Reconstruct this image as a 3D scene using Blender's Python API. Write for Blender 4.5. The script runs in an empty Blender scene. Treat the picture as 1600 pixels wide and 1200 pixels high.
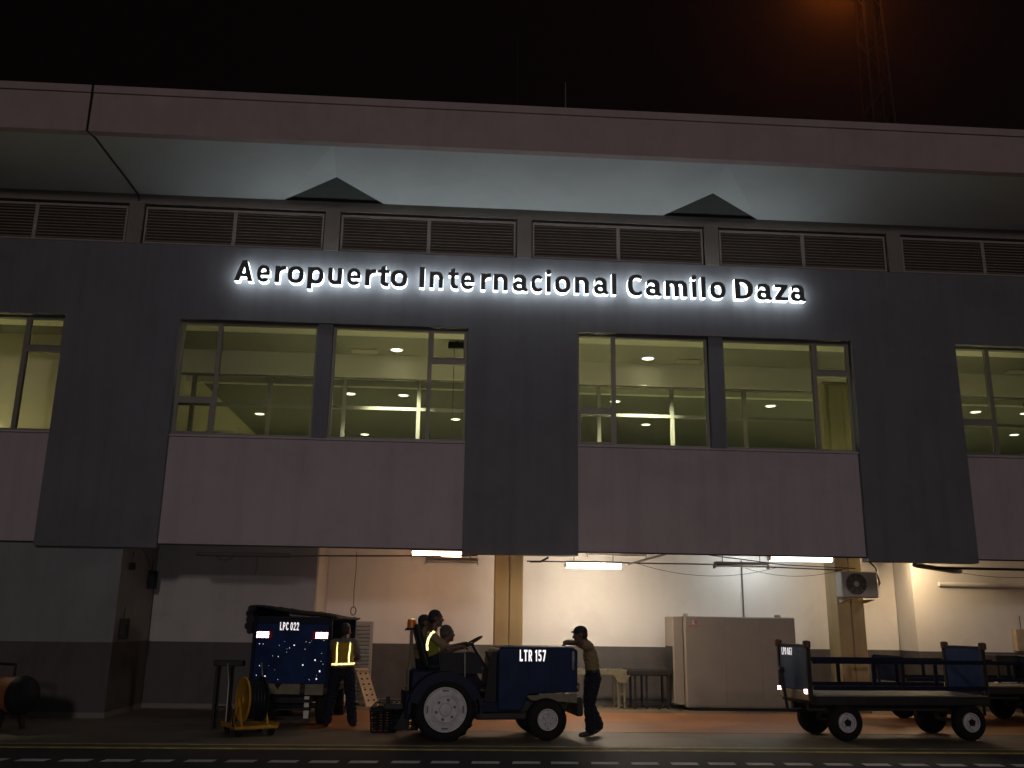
import bpy, bmesh, math, random
import numpy as np
from mathutils import Vector, Matrix

random.seed(7)
scene = bpy.context.scene
COL = scene.collection

# ---------------------------------------------------------------- camera, sky, lights, exposure
cam_data = bpy.data.cameras.new('camera')
cam_data.sensor_width = 36.0
cam_data.lens = 36.0 * 1450.0 / 1600.0
cam_data.clip_start = 0.02
cam_data.clip_end = 2000
cam = bpy.data.objects.new('camera', cam_data)
COL.objects.link(cam)
pitch, yaw, roll = math.radians(14.5016), math.radians(3.5499), math.radians(0.8345)
fwd = Vector((math.sin(yaw) * math.cos(pitch), math.cos(yaw) * math.cos(pitch), math.sin(pitch)))
rt0 = Vector((math.cos(yaw), -math.sin(yaw), 0))
up0 = rt0.cross(fwd)
rt = rt0 * math.cos(roll) + up0 * math.sin(roll)
up = up0 * math.cos(roll) - rt0 * math.sin(roll)
m = Matrix((rt, up, -fwd)).transposed().to_4x4()
m.translation = Vector((0, 0, 1.65))
cam.matrix_world = m
scene.camera = cam

world = bpy.data.worlds.new('World')
scene.world = world
world.use_nodes = True
bg = world.node_tree.nodes['Background']
bg.inputs['Color'].default_value = (1.0, 0.52, 0.62, 1)      # night sky, faint town glow
bg.inputs['Strength'].default_value = 0.0019

sun = bpy.data.lights.new('apron_flood', 'SUN')              # the apron's distant floodlights
sun.energy = 0.250
sun.angle = math.radians(4)
sun.color = (1.0, 0.86, 0.85)
sun_o = bpy.data.objects.new('apron_flood', sun)
COL.objects.link(sun_o)
d = Vector((-0.071, 1.0, -0.232)).normalized()
sun_o.rotation_euler = d.to_track_quat('-Z', 'Y').to_euler()

fl = bpy.data.lights.new('camera_flash', 'SPOT')             # the photographer's flash: the retro-reflective tape answers it
fl.energy = 420
fl.spot_size = math.radians(88)
fl.spot_blend = 1.0
fl.shadow_soft_size = 0.02
fl.color = (1.0, 0.95, 0.97)
fl_o = bpy.data.objects.new('camera_flash', fl)
COL.objects.link(fl_o)
fl_o.location = Vector((0, 0, 1.65)) + rt * 0.05 + up * 0.03
fl_o.rotation_euler = fwd.to_track_quat('-Z', 'Y').to_euler()

scene.view_settings.view_transform = 'Standard'
scene.view_settings.look = 'None'
scene.view_settings.exposure = 0.0
scene.view_settings.gamma = 1.0
scene.view_settings.use_curve_mapping = False
scene.render.engine = 'CYCLES'
cy = scene.cycles
cy.use_denoising = True
cy.denoiser = 'OPENIMAGEDENOISE'
cy.max_bounces = 8
cy.diffuse_bounces = 4
cy.glossy_bounces = 3
cy.transmission_bounces = 4
cy.transparent_max_bounces = 12
cy.sample_clamp_indirect = 4.0
cy.caustics_reflective = False
cy.caustics_refractive = False

# ---------------------------------------------------------------- materials
def new_mat(name):
    mt = bpy.data.materials.new(name)
    mt.use_nodes = True
    nt = mt.node_tree
    nt.nodes.clear()
    out = nt.nodes.new('ShaderNodeOutputMaterial')
    return mt, nt, out

def paint(name, col, rough=0.6, var=0.18, scale=3.0, bump=0.0, bscale=40.0, metal=0.0, streak=0.0, spec=0.4, dirt=None, coat=0.0, blot=0.0):
    """surface with mottled colour, optional vertical grime streaks, fine relief"""
    mt, nt, out = new_mat(name)
    N = nt.nodes.new
    L = nt.links.new
    b = N('ShaderNodeBsdfPrincipled')
    L(b.outputs[0], out.inputs[0])
    tc = N('ShaderNodeTexCoord')
    geo = N('ShaderNodeNewGeometry')
    n1 = N('ShaderNodeTexNoise')
    n1.inputs['Scale'].default_value = scale
    n1.inputs['Detail'].default_value = 6
    n1.inputs['Roughness'].default_value = 0.62
    L(geo.outputs['Position'], n1.inputs['Vector'])
    cr = N('ShaderNodeValToRGB')
    lo = tuple(c * (1 - var) for c in col)
    hi = tuple(min(1, c * (1 + var)) for c in col)
    cr.color_ramp.elements[0].position = 0.3
    cr.color_ramp.elements[1].position = 0.7
    cr.color_ramp.elements[0].color = (*lo, 1)
    cr.color_ramp.elements[1].color = (*hi, 1)
    L(n1.outputs['Fac'], cr.inputs['Fac'])
    c_out = cr.outputs['Color']
    if streak > 0:
        mp = N('ShaderNodeMapping')
        mp.inputs['Scale'].default_value = (3.2, 3.2, 0.16)
        L(geo.outputs['Position'], mp.inputs['Vector'])
        n2 = N('ShaderNodeTexNoise')
        n2.inputs['Scale'].default_value = 1.6
        n2.inputs['Detail'].default_value = 5
        L(mp.outputs[0], n2.inputs['Vector'])
        r2 = N('ShaderNodeMapRange')
        r2.inputs['From Min'].default_value = 0.45
        r2.inputs['From Max'].default_value = 0.75
        r2.inputs['To Min'].default_value = 0.0
        r2.inputs['To Max'].default_value = streak
        L(n2.outputs['Fac'], r2.inputs['Value'])
        mx = N('ShaderNodeMix')
        mx.data_type = 'RGBA'
        L(r2.outputs[0], mx.inputs[0])
        L(c_out, mx.inputs[6])
        mx.inputs[7].default_value = (*(dirt or tuple(c * 0.45 for c in col)), 1)
        c_out = mx.outputs[2]
    if blot > 0:                                                # oil stains and tyre-worn patches on floors
        n4 = N('ShaderNodeTexNoise')
        n4.inputs['Scale'].default_value = 0.55
        n4.inputs['Detail'].default_value = 9
        n4.inputs['Roughness'].default_value = 0.7
        n4.inputs['Distortion'].default_value = 0.6
        L(geo.outputs['Position'], n4.inputs['Vector'])
        r4 = N('ShaderNodeMapRange')
        r4.inputs['From Min'].default_value = 0.50
        r4.inputs['From Max'].default_value = 0.66
        r4.inputs['To Max'].default_value = blot
        L(n4.outputs['Fac'], r4.inputs['Value'])
        m4 = N('ShaderNodeMix')
        m4.data_type = 'RGBA'
        L(r4.outputs[0], m4.inputs[0])
        L(c_out, m4.inputs[6])
        m4.inputs[7].default_value = (*tuple(c * 0.35 for c in col), 1)
        c_out = m4.outputs[2]
    L(c_out, b.inputs['Base Color'])
    b.inputs['Metallic'].default_value = metal
    b.inputs['Specular IOR Level'].default_value = spec
    if coat:
        b.inputs['Coat Weight'].default_value = coat
        b.inputs['Coat Roughness'].default_value = 0.15
    rr = N('ShaderNodeMapRange')
    rr.inputs['To Min'].default_value = max(0.02, rough - 0.12)
    rr.inputs['To Max'].default_value = min(1, rough + 0.12)
    L(n1.outputs['Fac'], rr.inputs['Value'])
    L(rr.outputs[0], b.inputs['Roughness'])
    if bump > 0:
        n3 = N('ShaderNodeTexNoise')
        n3.inputs['Scale'].default_value = bscale
        n3.inputs['Detail'].default_value = 4
        L(geo.outputs['Position'], n3.inputs['Vector'])
        bp = N('ShaderNodeBump')
        bp.inputs['Strength'].default_value = bump
        bp.inputs['Distance'].default_value = 0.02
        L(n3.outputs['Fac'], bp.inputs['Height'])
        L(bp.outputs[0], b.inputs['Normal'])
    return mt

def glow(name, col, strength):
    mt, nt, out = new_mat(name)
    e = nt.nodes.new('ShaderNodeEmission')
    e.inputs[0].default_value = (*col, 1)
    e.inputs[1].default_value = strength
    nt.links.new(e.outputs[0], out.inputs[0])
    return mt

def retro(name, col, rough=0.19, body=None):
    """retro-reflective sheeting: sends light back the way it came"""
    mt, nt, out = new_mat(name)
    N, L = nt.nodes.new, nt.links.new
    g = N('ShaderNodeBsdfGlossy')
    g.inputs['Color'].default_value = (*col, 1)
    g.inputs['Roughness'].default_value = rough
    geo = N('ShaderNodeNewGeometry')
    L(geo.outputs['Incoming'], g.inputs['Normal'])
    df = N('ShaderNodeBsdfDiffuse')
    df.inputs['Color'].default_value = (*(body or tuple(0.6 * c for c in col)), 1)
    mx = N('ShaderNodeMixShader')
    mx.inputs[0].default_value = 0.6
    L(df.outputs[0], mx.inputs[1])
    L(g.outputs[0], mx.inputs[2])
    L(mx.outputs[0], out.inputs[0])
    return mt

def glass(name, tint, refl=0.08):
    mt, nt, out = new_mat(name)
    N, L = nt.nodes.new, nt.links.new
    t = N('ShaderNodeBsdfTransparent')
    t.inputs[0].default_value = (*tint, 1)
    g = N('ShaderNodeBsdfGlossy')
    g.inputs['Roughness'].default_value = 0.02
    fr = N('ShaderNodeFresnel')
    fr.inputs[0].default_value = 1.5
    mx = N('ShaderNodeMixShader')
    L(fr.outputs[0], mx.inputs[0])
    L(t.outputs[0], mx.inputs[1])
    L(g.outputs[0], mx.inputs[2])
    L(mx.outputs[0], out.inputs[0])
    return mt

M = {}
M['grey_wall'] = paint('dark_grey_paint', (0.150, 0.150, 0.168), 0.75, 0.10, 1.2, 0.05, 60, streak=0.25, blot=0.18)
M['pink_wall'] = paint('pale_mauve_render', (0.44, 0.375, 0.39), 0.8, 0.06, 1.0, 0.08, 50, streak=0.18, blot=0.16)
M['fascia'] = paint('pinkish_concrete', (0.40, 0.315, 0.31), 0.85, 0.08, 1.4, 0.10, 40, streak=0.10, blot=0.15)
M['soffit'] = paint('white_soffit_paint', (0.60, 0.62, 0.62), 0.85, 0.05, 0.8, 0.05, 40, streak=0.0, blot=0.1)
M['notch'] = paint('recess_shade_tone', (0.060, 0.064, 0.058), 0.9, 0.12, 2.0)  # shade of the unlit soffit pocket, put into a near-black colour
M['brown_beam'] = paint('brown_grey_beam', (0.20, 0.18, 0.16), 0.8, 0.10, 2.0)
M['louvre'] = paint('louvre_slats', (0.23, 0.19, 0.155), 0.6, 0.12, 4.0)
M['louvre_frame'] = paint('louvre_frame', (0.285, 0.245, 0.225), 0.6, 0.1, 4.0)
M['louvre_back'] = paint('louvre_back', (0.205, 0.17, 0.14), 0.8, 0.1, 4.0)
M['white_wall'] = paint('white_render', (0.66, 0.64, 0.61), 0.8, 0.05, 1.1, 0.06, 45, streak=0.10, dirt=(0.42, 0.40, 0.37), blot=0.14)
M['dim_wall'] = paint('dimmed_white_render', (0.235, 0.235, 0.245), 0.8, 0.07, 1.1, 0.06, 45, streak=0.15, blot=0.2)  # left block's white render, its weaker light put into the colour
M['pale_dim_wall'] = paint('dimmed_white_render', (0.43, 0.405, 0.40), 0.8, 0.07, 1.1, 0.06, 45, streak=0.15, blot=0.18)  # recess copy of the same render, less dimmed in its colour
M['dado'] = paint('grey_dado_paint', (0.085, 0.078, 0.074), 0.7, 0.10, 2.0, 0.05, 50, streak=0.25, blot=0.45)
M['column'] = paint('tan_column', (0.36, 0.27, 0.135), 0.6, 0.10, 2.0, 0.04, 40, streak=0.35)
M['room_column'] = paint('room_column_paint', (0.25, 0.23, 0.12), 0.7, 0.08, 2.0, streak=0.25)
M['skirting'] = paint('skirting', (0.17, 0.16, 0.145), 0.6, 0.1, 3)
M['asphalt'] = paint('asphalt', (0.022, 0.020, 0.023), 0.85, 0.35, 0.9, 0.35, 90, blot=0.6)
M['apron'] = paint('stained_concrete', (0.145, 0.112, 0.080), 0.62, 0.32, 0.7, 0.15, 60, blot=0.75)
M['red_floor'] = paint('red_oxide_floor', (0.26, 0.105, 0.038), 0.5, 0.28, 1.1, 0.1, 60, blot=0.6)
M['yellow_line'] = paint('worn_yellow_paint', (0.42, 0.33, 0.07), 0.7, 0.45, 5.0, 0.1, 80)
M['white_line'] = paint('worn_white_paint', (0.60, 0.60, 0.60), 0.7, 0.30, 5.0, 0.1, 80)
M['grey_strip'] = paint('drain_strip', (0.075, 0.07, 0.062), 0.8, 0.3, 3.0, 0.2, 60)
M['roof'] = paint('roofing', (0.12, 0.11, 0.11), 0.9, 0.1, 2)
M['alu'] = paint('window_aluminium', (0.20, 0.185, 0.15), 0.5, 0.08, 5, metal=0.2)
M['alu_light'] = paint('partition_frame', (0.115, 0.112, 0.097), 0.8, 0.06, 5)
M['glass'] = glass('window_glass', (0.93, 0.94, 0.92))
M['glass_in'] = glass('partition_glass', (0.86, 0.88, 0.83))
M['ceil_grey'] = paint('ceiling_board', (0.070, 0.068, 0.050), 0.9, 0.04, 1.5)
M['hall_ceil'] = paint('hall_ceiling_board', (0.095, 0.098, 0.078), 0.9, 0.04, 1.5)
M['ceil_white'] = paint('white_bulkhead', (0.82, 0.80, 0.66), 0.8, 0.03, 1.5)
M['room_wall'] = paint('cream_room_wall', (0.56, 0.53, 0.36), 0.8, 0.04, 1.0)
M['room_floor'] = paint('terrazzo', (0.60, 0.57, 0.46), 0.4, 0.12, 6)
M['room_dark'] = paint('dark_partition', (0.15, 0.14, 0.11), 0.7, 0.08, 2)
M['downlight'] = glow('downlight_lens', (1.0, 0.95, 0.66), 5.0)
M['sign_face'] = paint('dark_sign_face', (0.055, 0.06, 0.062), 0.45, 0.05, 6)
M['sign_light'] = glow('sign_led_acrylic', (0.86, 0.98, 1.0), 6.5)
M['tube'] = glow('fluorescent_warm', (1.0, 0.82, 0.62), 150.0)
M['tube_pink'] = glow('fluorescent_pinkish', (1.0, 0.90, 0.84), 6.0)
M['tube_white'] = glow('fluorescent_white', (0.93, 1.0, 1.0), 27.0)
M['tube_cool'] = glow('fluorescent_cool', (1.0, 0.72, 0.42), 105.0)
M['fitting'] = paint('fitting_enamel', (0.30, 0.28, 0.25), 0.5, 0.1, 6)
M['dark_metal'] = paint('dark_steel', (0.035, 0.032, 0.032), 0.5, 0.25, 8, metal=0.3, spec=0.12)
M['grey_metal'] = paint('grey_steel', (0.20, 0.19, 0.17), 0.45, 0.2, 8, metal=0.4)
M['cable'] = paint('black_cable', (0.012, 0.012, 0.013), 0.5, 0.1, 8)
M['conduit'] = paint('conduit', (0.11, 0.095, 0.08), 0.5, 0.15, 8)
M['blue'] = paint('blue_vehicle_paint', (0.006, 0.018, 0.062), 0.38, 0.30, 3.0, 0.04, 30, streak=0.3, dirt=(0.02, 0.03, 0.06), spec=0.12)
M['blue_cart'] = paint('blue_cart_paint', (0.011, 0.030, 0.105), 0.35, 0.30, 3.0, 0.06, 14, spec=0.10)
M['blue_dark'] = paint('dark_blue_paint', (0.005, 0.009, 0.028), 0.5, 0.30, 3.0, spec=0.12)
M['blue_faded'] = paint('faded_blue_panel', (0.030, 0.062, 0.125), 0.45, 0.22, 3.0, streak=0.3, spec=0.10)
M['tyre'] = paint('tyre_rubber', (0.014, 0.013, 0.013), 0.8, 0.25, 12, 0.2, 60, spec=0.12)
M['rim'] = paint('pale_grey_rim', (0.52, 0.50, 0.50), 0.5, 0.18, 9)
M['rim_dark'] = paint('rim_shadow_paint', (0.13, 0.12, 0.12), 0.6, 0.2, 9)
M['hole'] = paint('dark_hole', (0.01, 0.01, 0.01), 0.9, 0.1, 9)
M['khaki'] = paint('khaki_primer', (0.17, 0.15, 0.09), 0.6, 0.25, 6)
M['seat'] = paint('black_vinyl', (0.018, 0.018, 0.02), 0.45, 0.2, 9, spec=0.12)
M['chrome'] = paint('worn_chrome', (0.55, 0.53, 0.5), 0.22, 0.1, 9, metal=1.0)
M['amber'] = paint('amber_lens', (0.62, 0.17, 0.02), 0.25, 0.15, 20)
M['retro_white'] = retro('retro_white_sheeting', (1.0, 1.0, 1.0), 0.29)
M['retro_bright'] = retro('retro_lamp_lens', (1.0, 0.96, 1.0), 0.21, (0.6, 0.3, 0.35))
M['retro_red'] = retro('retro_red_lens', (1.0, 0.42, 0.45), 0.16, (0.5, 0.02, 0.03))
M['retro_yellow'] = retro('retro_lime_tape', (0.98, 0.94, 0.34), 0.24)
M['red_lens'] = paint('red_lamp_lens', (0.45, 0.015, 0.03), 0.25, 0.1, 20)
M['tarp'] = paint('black_tarpaulin', (0.022, 0.022, 0.026), 0.55, 0.25, 6, 0.2, 25, spec=0.12)
M['cart_yellow'] = paint('yellow_ochre_paint', (0.46, 0.245, 0.022), 0.5, 0.25, 6)
M['orange_tank'] = paint('orange_brown_paint', (0.22, 0.075, 0.03), 0.55, 0.2, 5)
M['deck'] = paint('worn_deck_boards', (0.17, 0.15, 0.125), 0.6, 0.30, 4.0)
M['cap_red'] = paint('rusty_red_bumper', (0.12, 0.045, 0.03), 0.6, 0.2, 9)
M['beige_metal'] = paint('beige_powder_coat', (0.27, 0.235, 0.195), 0.5, 0.06, 3)
M['white_plastic'] = paint('white_plastic', (0.62, 0.60, 0.55), 0.45, 0.06, 6)
M['red_print'] = paint('red_print', (0.42, 0.10, 0.09), 0.6, 0.05, 9)
M['belt'] = paint('black_belt', (0.02, 0.02, 0.02), 0.7, 0.2, 9)
M['pale_wood'] = paint('pale_plywood', (0.40, 0.31, 0.22), 0.7, 0.15, 6)
M['shutter'] = paint('grey_shutter', (0.20, 0.21, 0.20), 0.5, 0.1, 5)
M['black_plastic'] = paint('black_plastic', (0.016, 0.016, 0.017), 0.5, 0.15, 9, spec=0.12)
M['mast'] = paint('galvanised_mast', (0.012, 0.010, 0.010), 0.7, 0.15, 6)
M['tube_dim'] = glow('fluorescent_orange', (1.0, 0.58, 0.33), 48.0)
M['tube_far'] = glow('fluorescent_far', (1.0, 0.62, 0.36), 4.0)
M['sodium'] = glow('sodium_lens', (1.0, 0.20, 0.012), 460.0)
M['skin'] = paint('brown_skin', (0.115, 0.060, 0.036), 0.55, 0.12, 14)
M['hair'] = paint('black_hair', (0.010, 0.009, 0.009), 0.6, 0.2, 40, 0.4, 160)
M['eye'] = paint('eye_white', (0.22, 0.20, 0.18), 0.3, 0.1, 20)
M['ac_casing'] = paint('aged_white_casing', (0.40, 0.38, 0.34), 0.5, 0.10, 5, streak=0.3)
M['hair_rim_lit'] = paint('short_rim_lit_hair', (0.055, 0.05, 0.046), 0.6, 0.2, 40, 0.4, 160)  # dark hair with its rim light mixed into the colour
M['khaki_shirt'] = paint('khaki_shirt_cloth', (0.235, 0.170, 0.085), 0.9, 0.07, 6, 0.12, 60, spec=0.12)
M['vest_yellow'] = paint('lime_vest_cloth', (0.17, 0.18, 0.014), 0.85, 0.07, 6, 0.12, 60)
M['vest_orange'] = paint('amber_vest_cloth', (0.40, 0.24, 0.02), 0.85, 0.07, 6, 0.12, 60)
M['navy_cloth'] = paint('navy_trousers_cloth', (0.014, 0.015, 0.024), 0.9, 0.07, 6, 0.12, 60, spec=0.12)
M['grey_cloth'] = paint('grey_shirt_cloth', (0.15, 0.125, 0.10), 0.9, 0.07, 6, 0.12, 60)
M['shoe'] = paint('black_leather', (0.012, 0.011, 0.011), 0.4, 0.2, 12)
M['belt_leather'] = paint('belt_leather', (0.012, 0.010, 0.010), 0.5, 0.1, 12)

# ---------------------------------------------------------------- mesh helpers
class MB:
    def __init__(self):
        self.v = []; self.f = []; self.mi = []; self.mats = []; self.sm = []
        self.cur = 0; self.smooth = False
    def mat(self, name):
        if name not in self.mats:
            self.mats.append(name)
        self.cur = self.mats.index(name)
        return self
    def add(self, verts, faces, smooth=False):
        o = len(self.v)
        self.v += [tuple(p) for p in verts]
        for f in faces:
            self.f.append([i + o for i in f]); self.mi.append(self.cur); self.sm.append(smooth)
        return self
    def box(self, x0, x1, y0, y1, z0, z1, c=0.0, mtx=None):
        """box, with chamfered edges when c > 0"""
        if c <= 0:
            vs = [(x, y, z) for x in (x0, x1) for y in (y0, y1) for z in (z0, z1)]
            fs = [(0, 1, 3, 2), (4, 6, 7, 5), (0, 4, 5, 1), (2, 3, 7, 6), (0, 2, 6, 4), (1, 5, 7, 3)]
        else:
            c = min(c, (x1 - x0) / 2.01, (y1 - y0) / 2.01, (z1 - z0) / 2.01)
            b = bmesh.new()
            bmesh.ops.create_cube(b, size=1)
            for v in b.verts:
                v.co = Vector(((x0 + x1) / 2 + v.co.x * (x1 - x0), (y0 + y1) / 2 + v.co.y * (y1 - y0), (z0 + z1) / 2 + v.co.z * (z1 - z0)))
            bmesh.ops.bevel(b, geom=b.edges[:], offset=c, segments=1, affect='EDGES', profile=0.5)
            b.verts.index_update()
            vs = [v.co.copy() for v in b.verts]
            fs = [[v.index for v in f.verts] for f in b.faces]
            b.free()
        if mtx is not None:
            vs = [mtx @ Vector(p) for p in vs]
        return self.add(vs, fs)
    def prism(self, poly, axis, a, b):
        """closed polygon (2D) pushed along an axis from a to b"""
        n = len(poly)
        def P(u, w, t):
            return {'x': (t, u, w), 'y': (u, t, w), 'z': (u, w, t)}[axis]
        vs = [P(u, w, a) for u, w in poly] + [P(u, w, b) for u, w in poly]
        fs = [list(range(n))[::-1], [n + i for i in range(n)]]
        fs += [(i, (i + 1) % n, n + (i + 1) % n, n + i) for i in range(n)]
        return self.add(vs, fs)
    def tube(self, pts, r, n=8, closed=False):
        pts = [Vector(p) for p in pts]
        rs = r if isinstance(r, (list, tuple)) else [r] * len(pts)
        rings = []
        prev = None
        N = len(pts)
        for i, p in enumerate(pts):
            if closed:
                t = pts[(i + 1) % N] - pts[i - 1]
            else:
                t = pts[min(i + 1, N - 1)] - pts[max(i - 1, 0)]
            t.normalize()
            if prev is None:
                a = t.orthogonal().normalized()
            else:
                a = (prev - t * prev.dot(t)).normalized()
            prev = a
            b = t.cross(a)
            rings.append([p + (a * math.cos(2 * math.pi * k / n) + b * math.sin(2 * math.pi * k / n)) * rs[i] for k in range(n)])
        vs = [q for rg in rings for q in rg]
        fs = []
        for i in range(N if closed else N - 1):
            j = (i + 1) % N
            for k in range(n):
                fs.append((i * n + k, i * n + (k + 1) % n, j * n + (k + 1) % n, j * n + k))
        if not closed:
            fs.append(list(range(n))[::-1]); fs.append([(N - 1) * n + k for k in range(n)])
        return self.add(vs, fs, smooth=True)
    def lathe(self, prof, axis, centre, n=32):
        """profile of (radius, along-axis) turned about an axis through centre"""
        cx, cy_, cz = centre
        vs = []
        for r, h in prof:
            for k in range(n):
                a = 2 * math.pi * k / n
                u, w = r * math.cos(a), r * math.sin(a)
                vs.append({'x': (cx + h, cy_ + u, cz + w), 'y': (cx + u, cy_ + h, cz + w), 'z': (cx + u, cy_ + w, cz + h)}[axis])
        fs = []
        for i in range(len(prof) - 1):
            for k in range(n):
                fs.append((i * n + k, i * n + (k + 1) % n, (i + 1) * n + (k + 1) % n, (i + 1) * n + k))
        if prof[0][0] > 1e-6: fs.append(list(range(n))[::-1])
        if prof[-1][0] > 1e-6: fs.append([(len(prof) - 1) * n + k for k in range(n)])
        return self.add(vs, fs, smooth=True)
    def build(self, name, mat=None, parent=None, off=(0, 0, 0), autosmooth=True):
        me = bpy.data.meshes.new(name)
        ox, oy, oz = off
        me.from_pydata([(p[0] - ox, p[1] - oy, p[2] - oz) for p in self.v], [], self.f)
        names = self.mats or [mat]
        for nm in names:
            me.materials.append(M[nm])
        for p, k, s in zip(me.polygons, self.mi, self.sm):
            p.material_index = k if self.mats else 0
            p.use_smooth = s
        bm = bmesh.new(); bm.from_mesh(me)
        bmesh.ops.recalc_face_normals(bm, faces=bm.faces[:])
        if any(self.sm):
            for e in bm.edges:
                if len(e.link_faces) == 2 and e.calc_face_angle(0) > 0.7:
                    e.smooth = False
        bm.to_mesh(me); bm.free()
        o = bpy.data.objects.new(name, me)
        COL.objects.link(o)
        if parent is not None:
            o.parent = parent
        return o

def tag(o, label=None, cat=None, group=None, kind=None):
    if label: o['label'] = label
    if cat: o['category'] = cat
    if group: o['group'] = group
    if kind: o['kind'] = kind
    return o

def thing(name, label, cat, loc=(0, 0, 0), rz=0.0, group=None):
    o = bpy.data.objects.new(name, None)
    COL.objects.link(o)
    o.location = loc
    o.rotation_euler = (0, 0, rz)
    return tag(o, label, cat, group)

def kids(o):
    return [c for c in bpy.data.objects if c.parent == o]

def dup(root, loc, rz, label, skip=()):
    r = root.copy(); COL.objects.link(r)
    r.location = loc; r.rotation_euler = (0, 0, rz); r['label'] = label
    def rec(src, dst):
        for ch in kids(src):
            if ch.name.split('.')[0] in skip:
                continue
            c = ch.copy(); COL.objects.link(c); c.parent = dst
            rec(ch, c)
    rec(root, r)
    return r

def glyph_mesh(contours, sx, sz, depth):
    """outline polygons (first is the outline or more, holes by even-odd) -> extruded solid in the XZ plane, front at y=0, back at y=depth"""
    cu = bpy.data.curves.new('outline', 'CURVE')
    cu.dimensions = '2D'; cu.fill_mode = 'BOTH'; cu.extrude = depth / 2
    for c in contours:
        pts = [(c[i] * sx, c[i + 1] * sz) for i in range(0, len(c), 2)]
        sp = cu.splines.new('POLY')
        sp.points.add(len(pts) - 1)
        for p, (x, y) in zip(sp.points, pts):
            p.co = (x, y, 0, 1)
        sp.use_cyclic_u = True
    tmp = bpy.data.objects.new('outline', cu)
    COL.objects.link(tmp)
    dg = bpy.context.evaluated_depsgraph_get()
    me = bpy.data.meshes.new_from_object(tmp.evaluated_get(dg))
    bpy.data.objects.remove(tmp); bpy.data.curves.remove(cu)
    # curve plane XY -> world XZ, extrusion along Y
    me.transform(Matrix(((1, 0, 0, 0), (0, 0, -1, depth / 2), (0, 1, 0, 0), (0, 0, 0, 1))))
    me.materials.clear()
    bm = bmesh.new(); bm.from_mesh(me)
    bmesh.ops.recalc_face_normals(bm, faces=bm.faces[:])
    bm.to_mesh(me); bm.free()
    for p in me.polygons: p.use_smooth = False
    return me

def mesh_obj(name, me, mat, parent=None, loc=(0, 0, 0)):
    o = bpy.data.objects.new(name, me)
    if not me.materials:
        me.materials.append(M[mat])
    COL.objects.link(o)
    o.parent = parent
    o.location = loc
    return o

def sag(a, b, drop, n=12):
    a, b = Vector(a), Vector(b)
    return [a.lerp(b, i / n) + Vector((0, 0, -drop * 4 * (i / n) * (1 - i / n))) for i in range(n + 1)]

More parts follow.
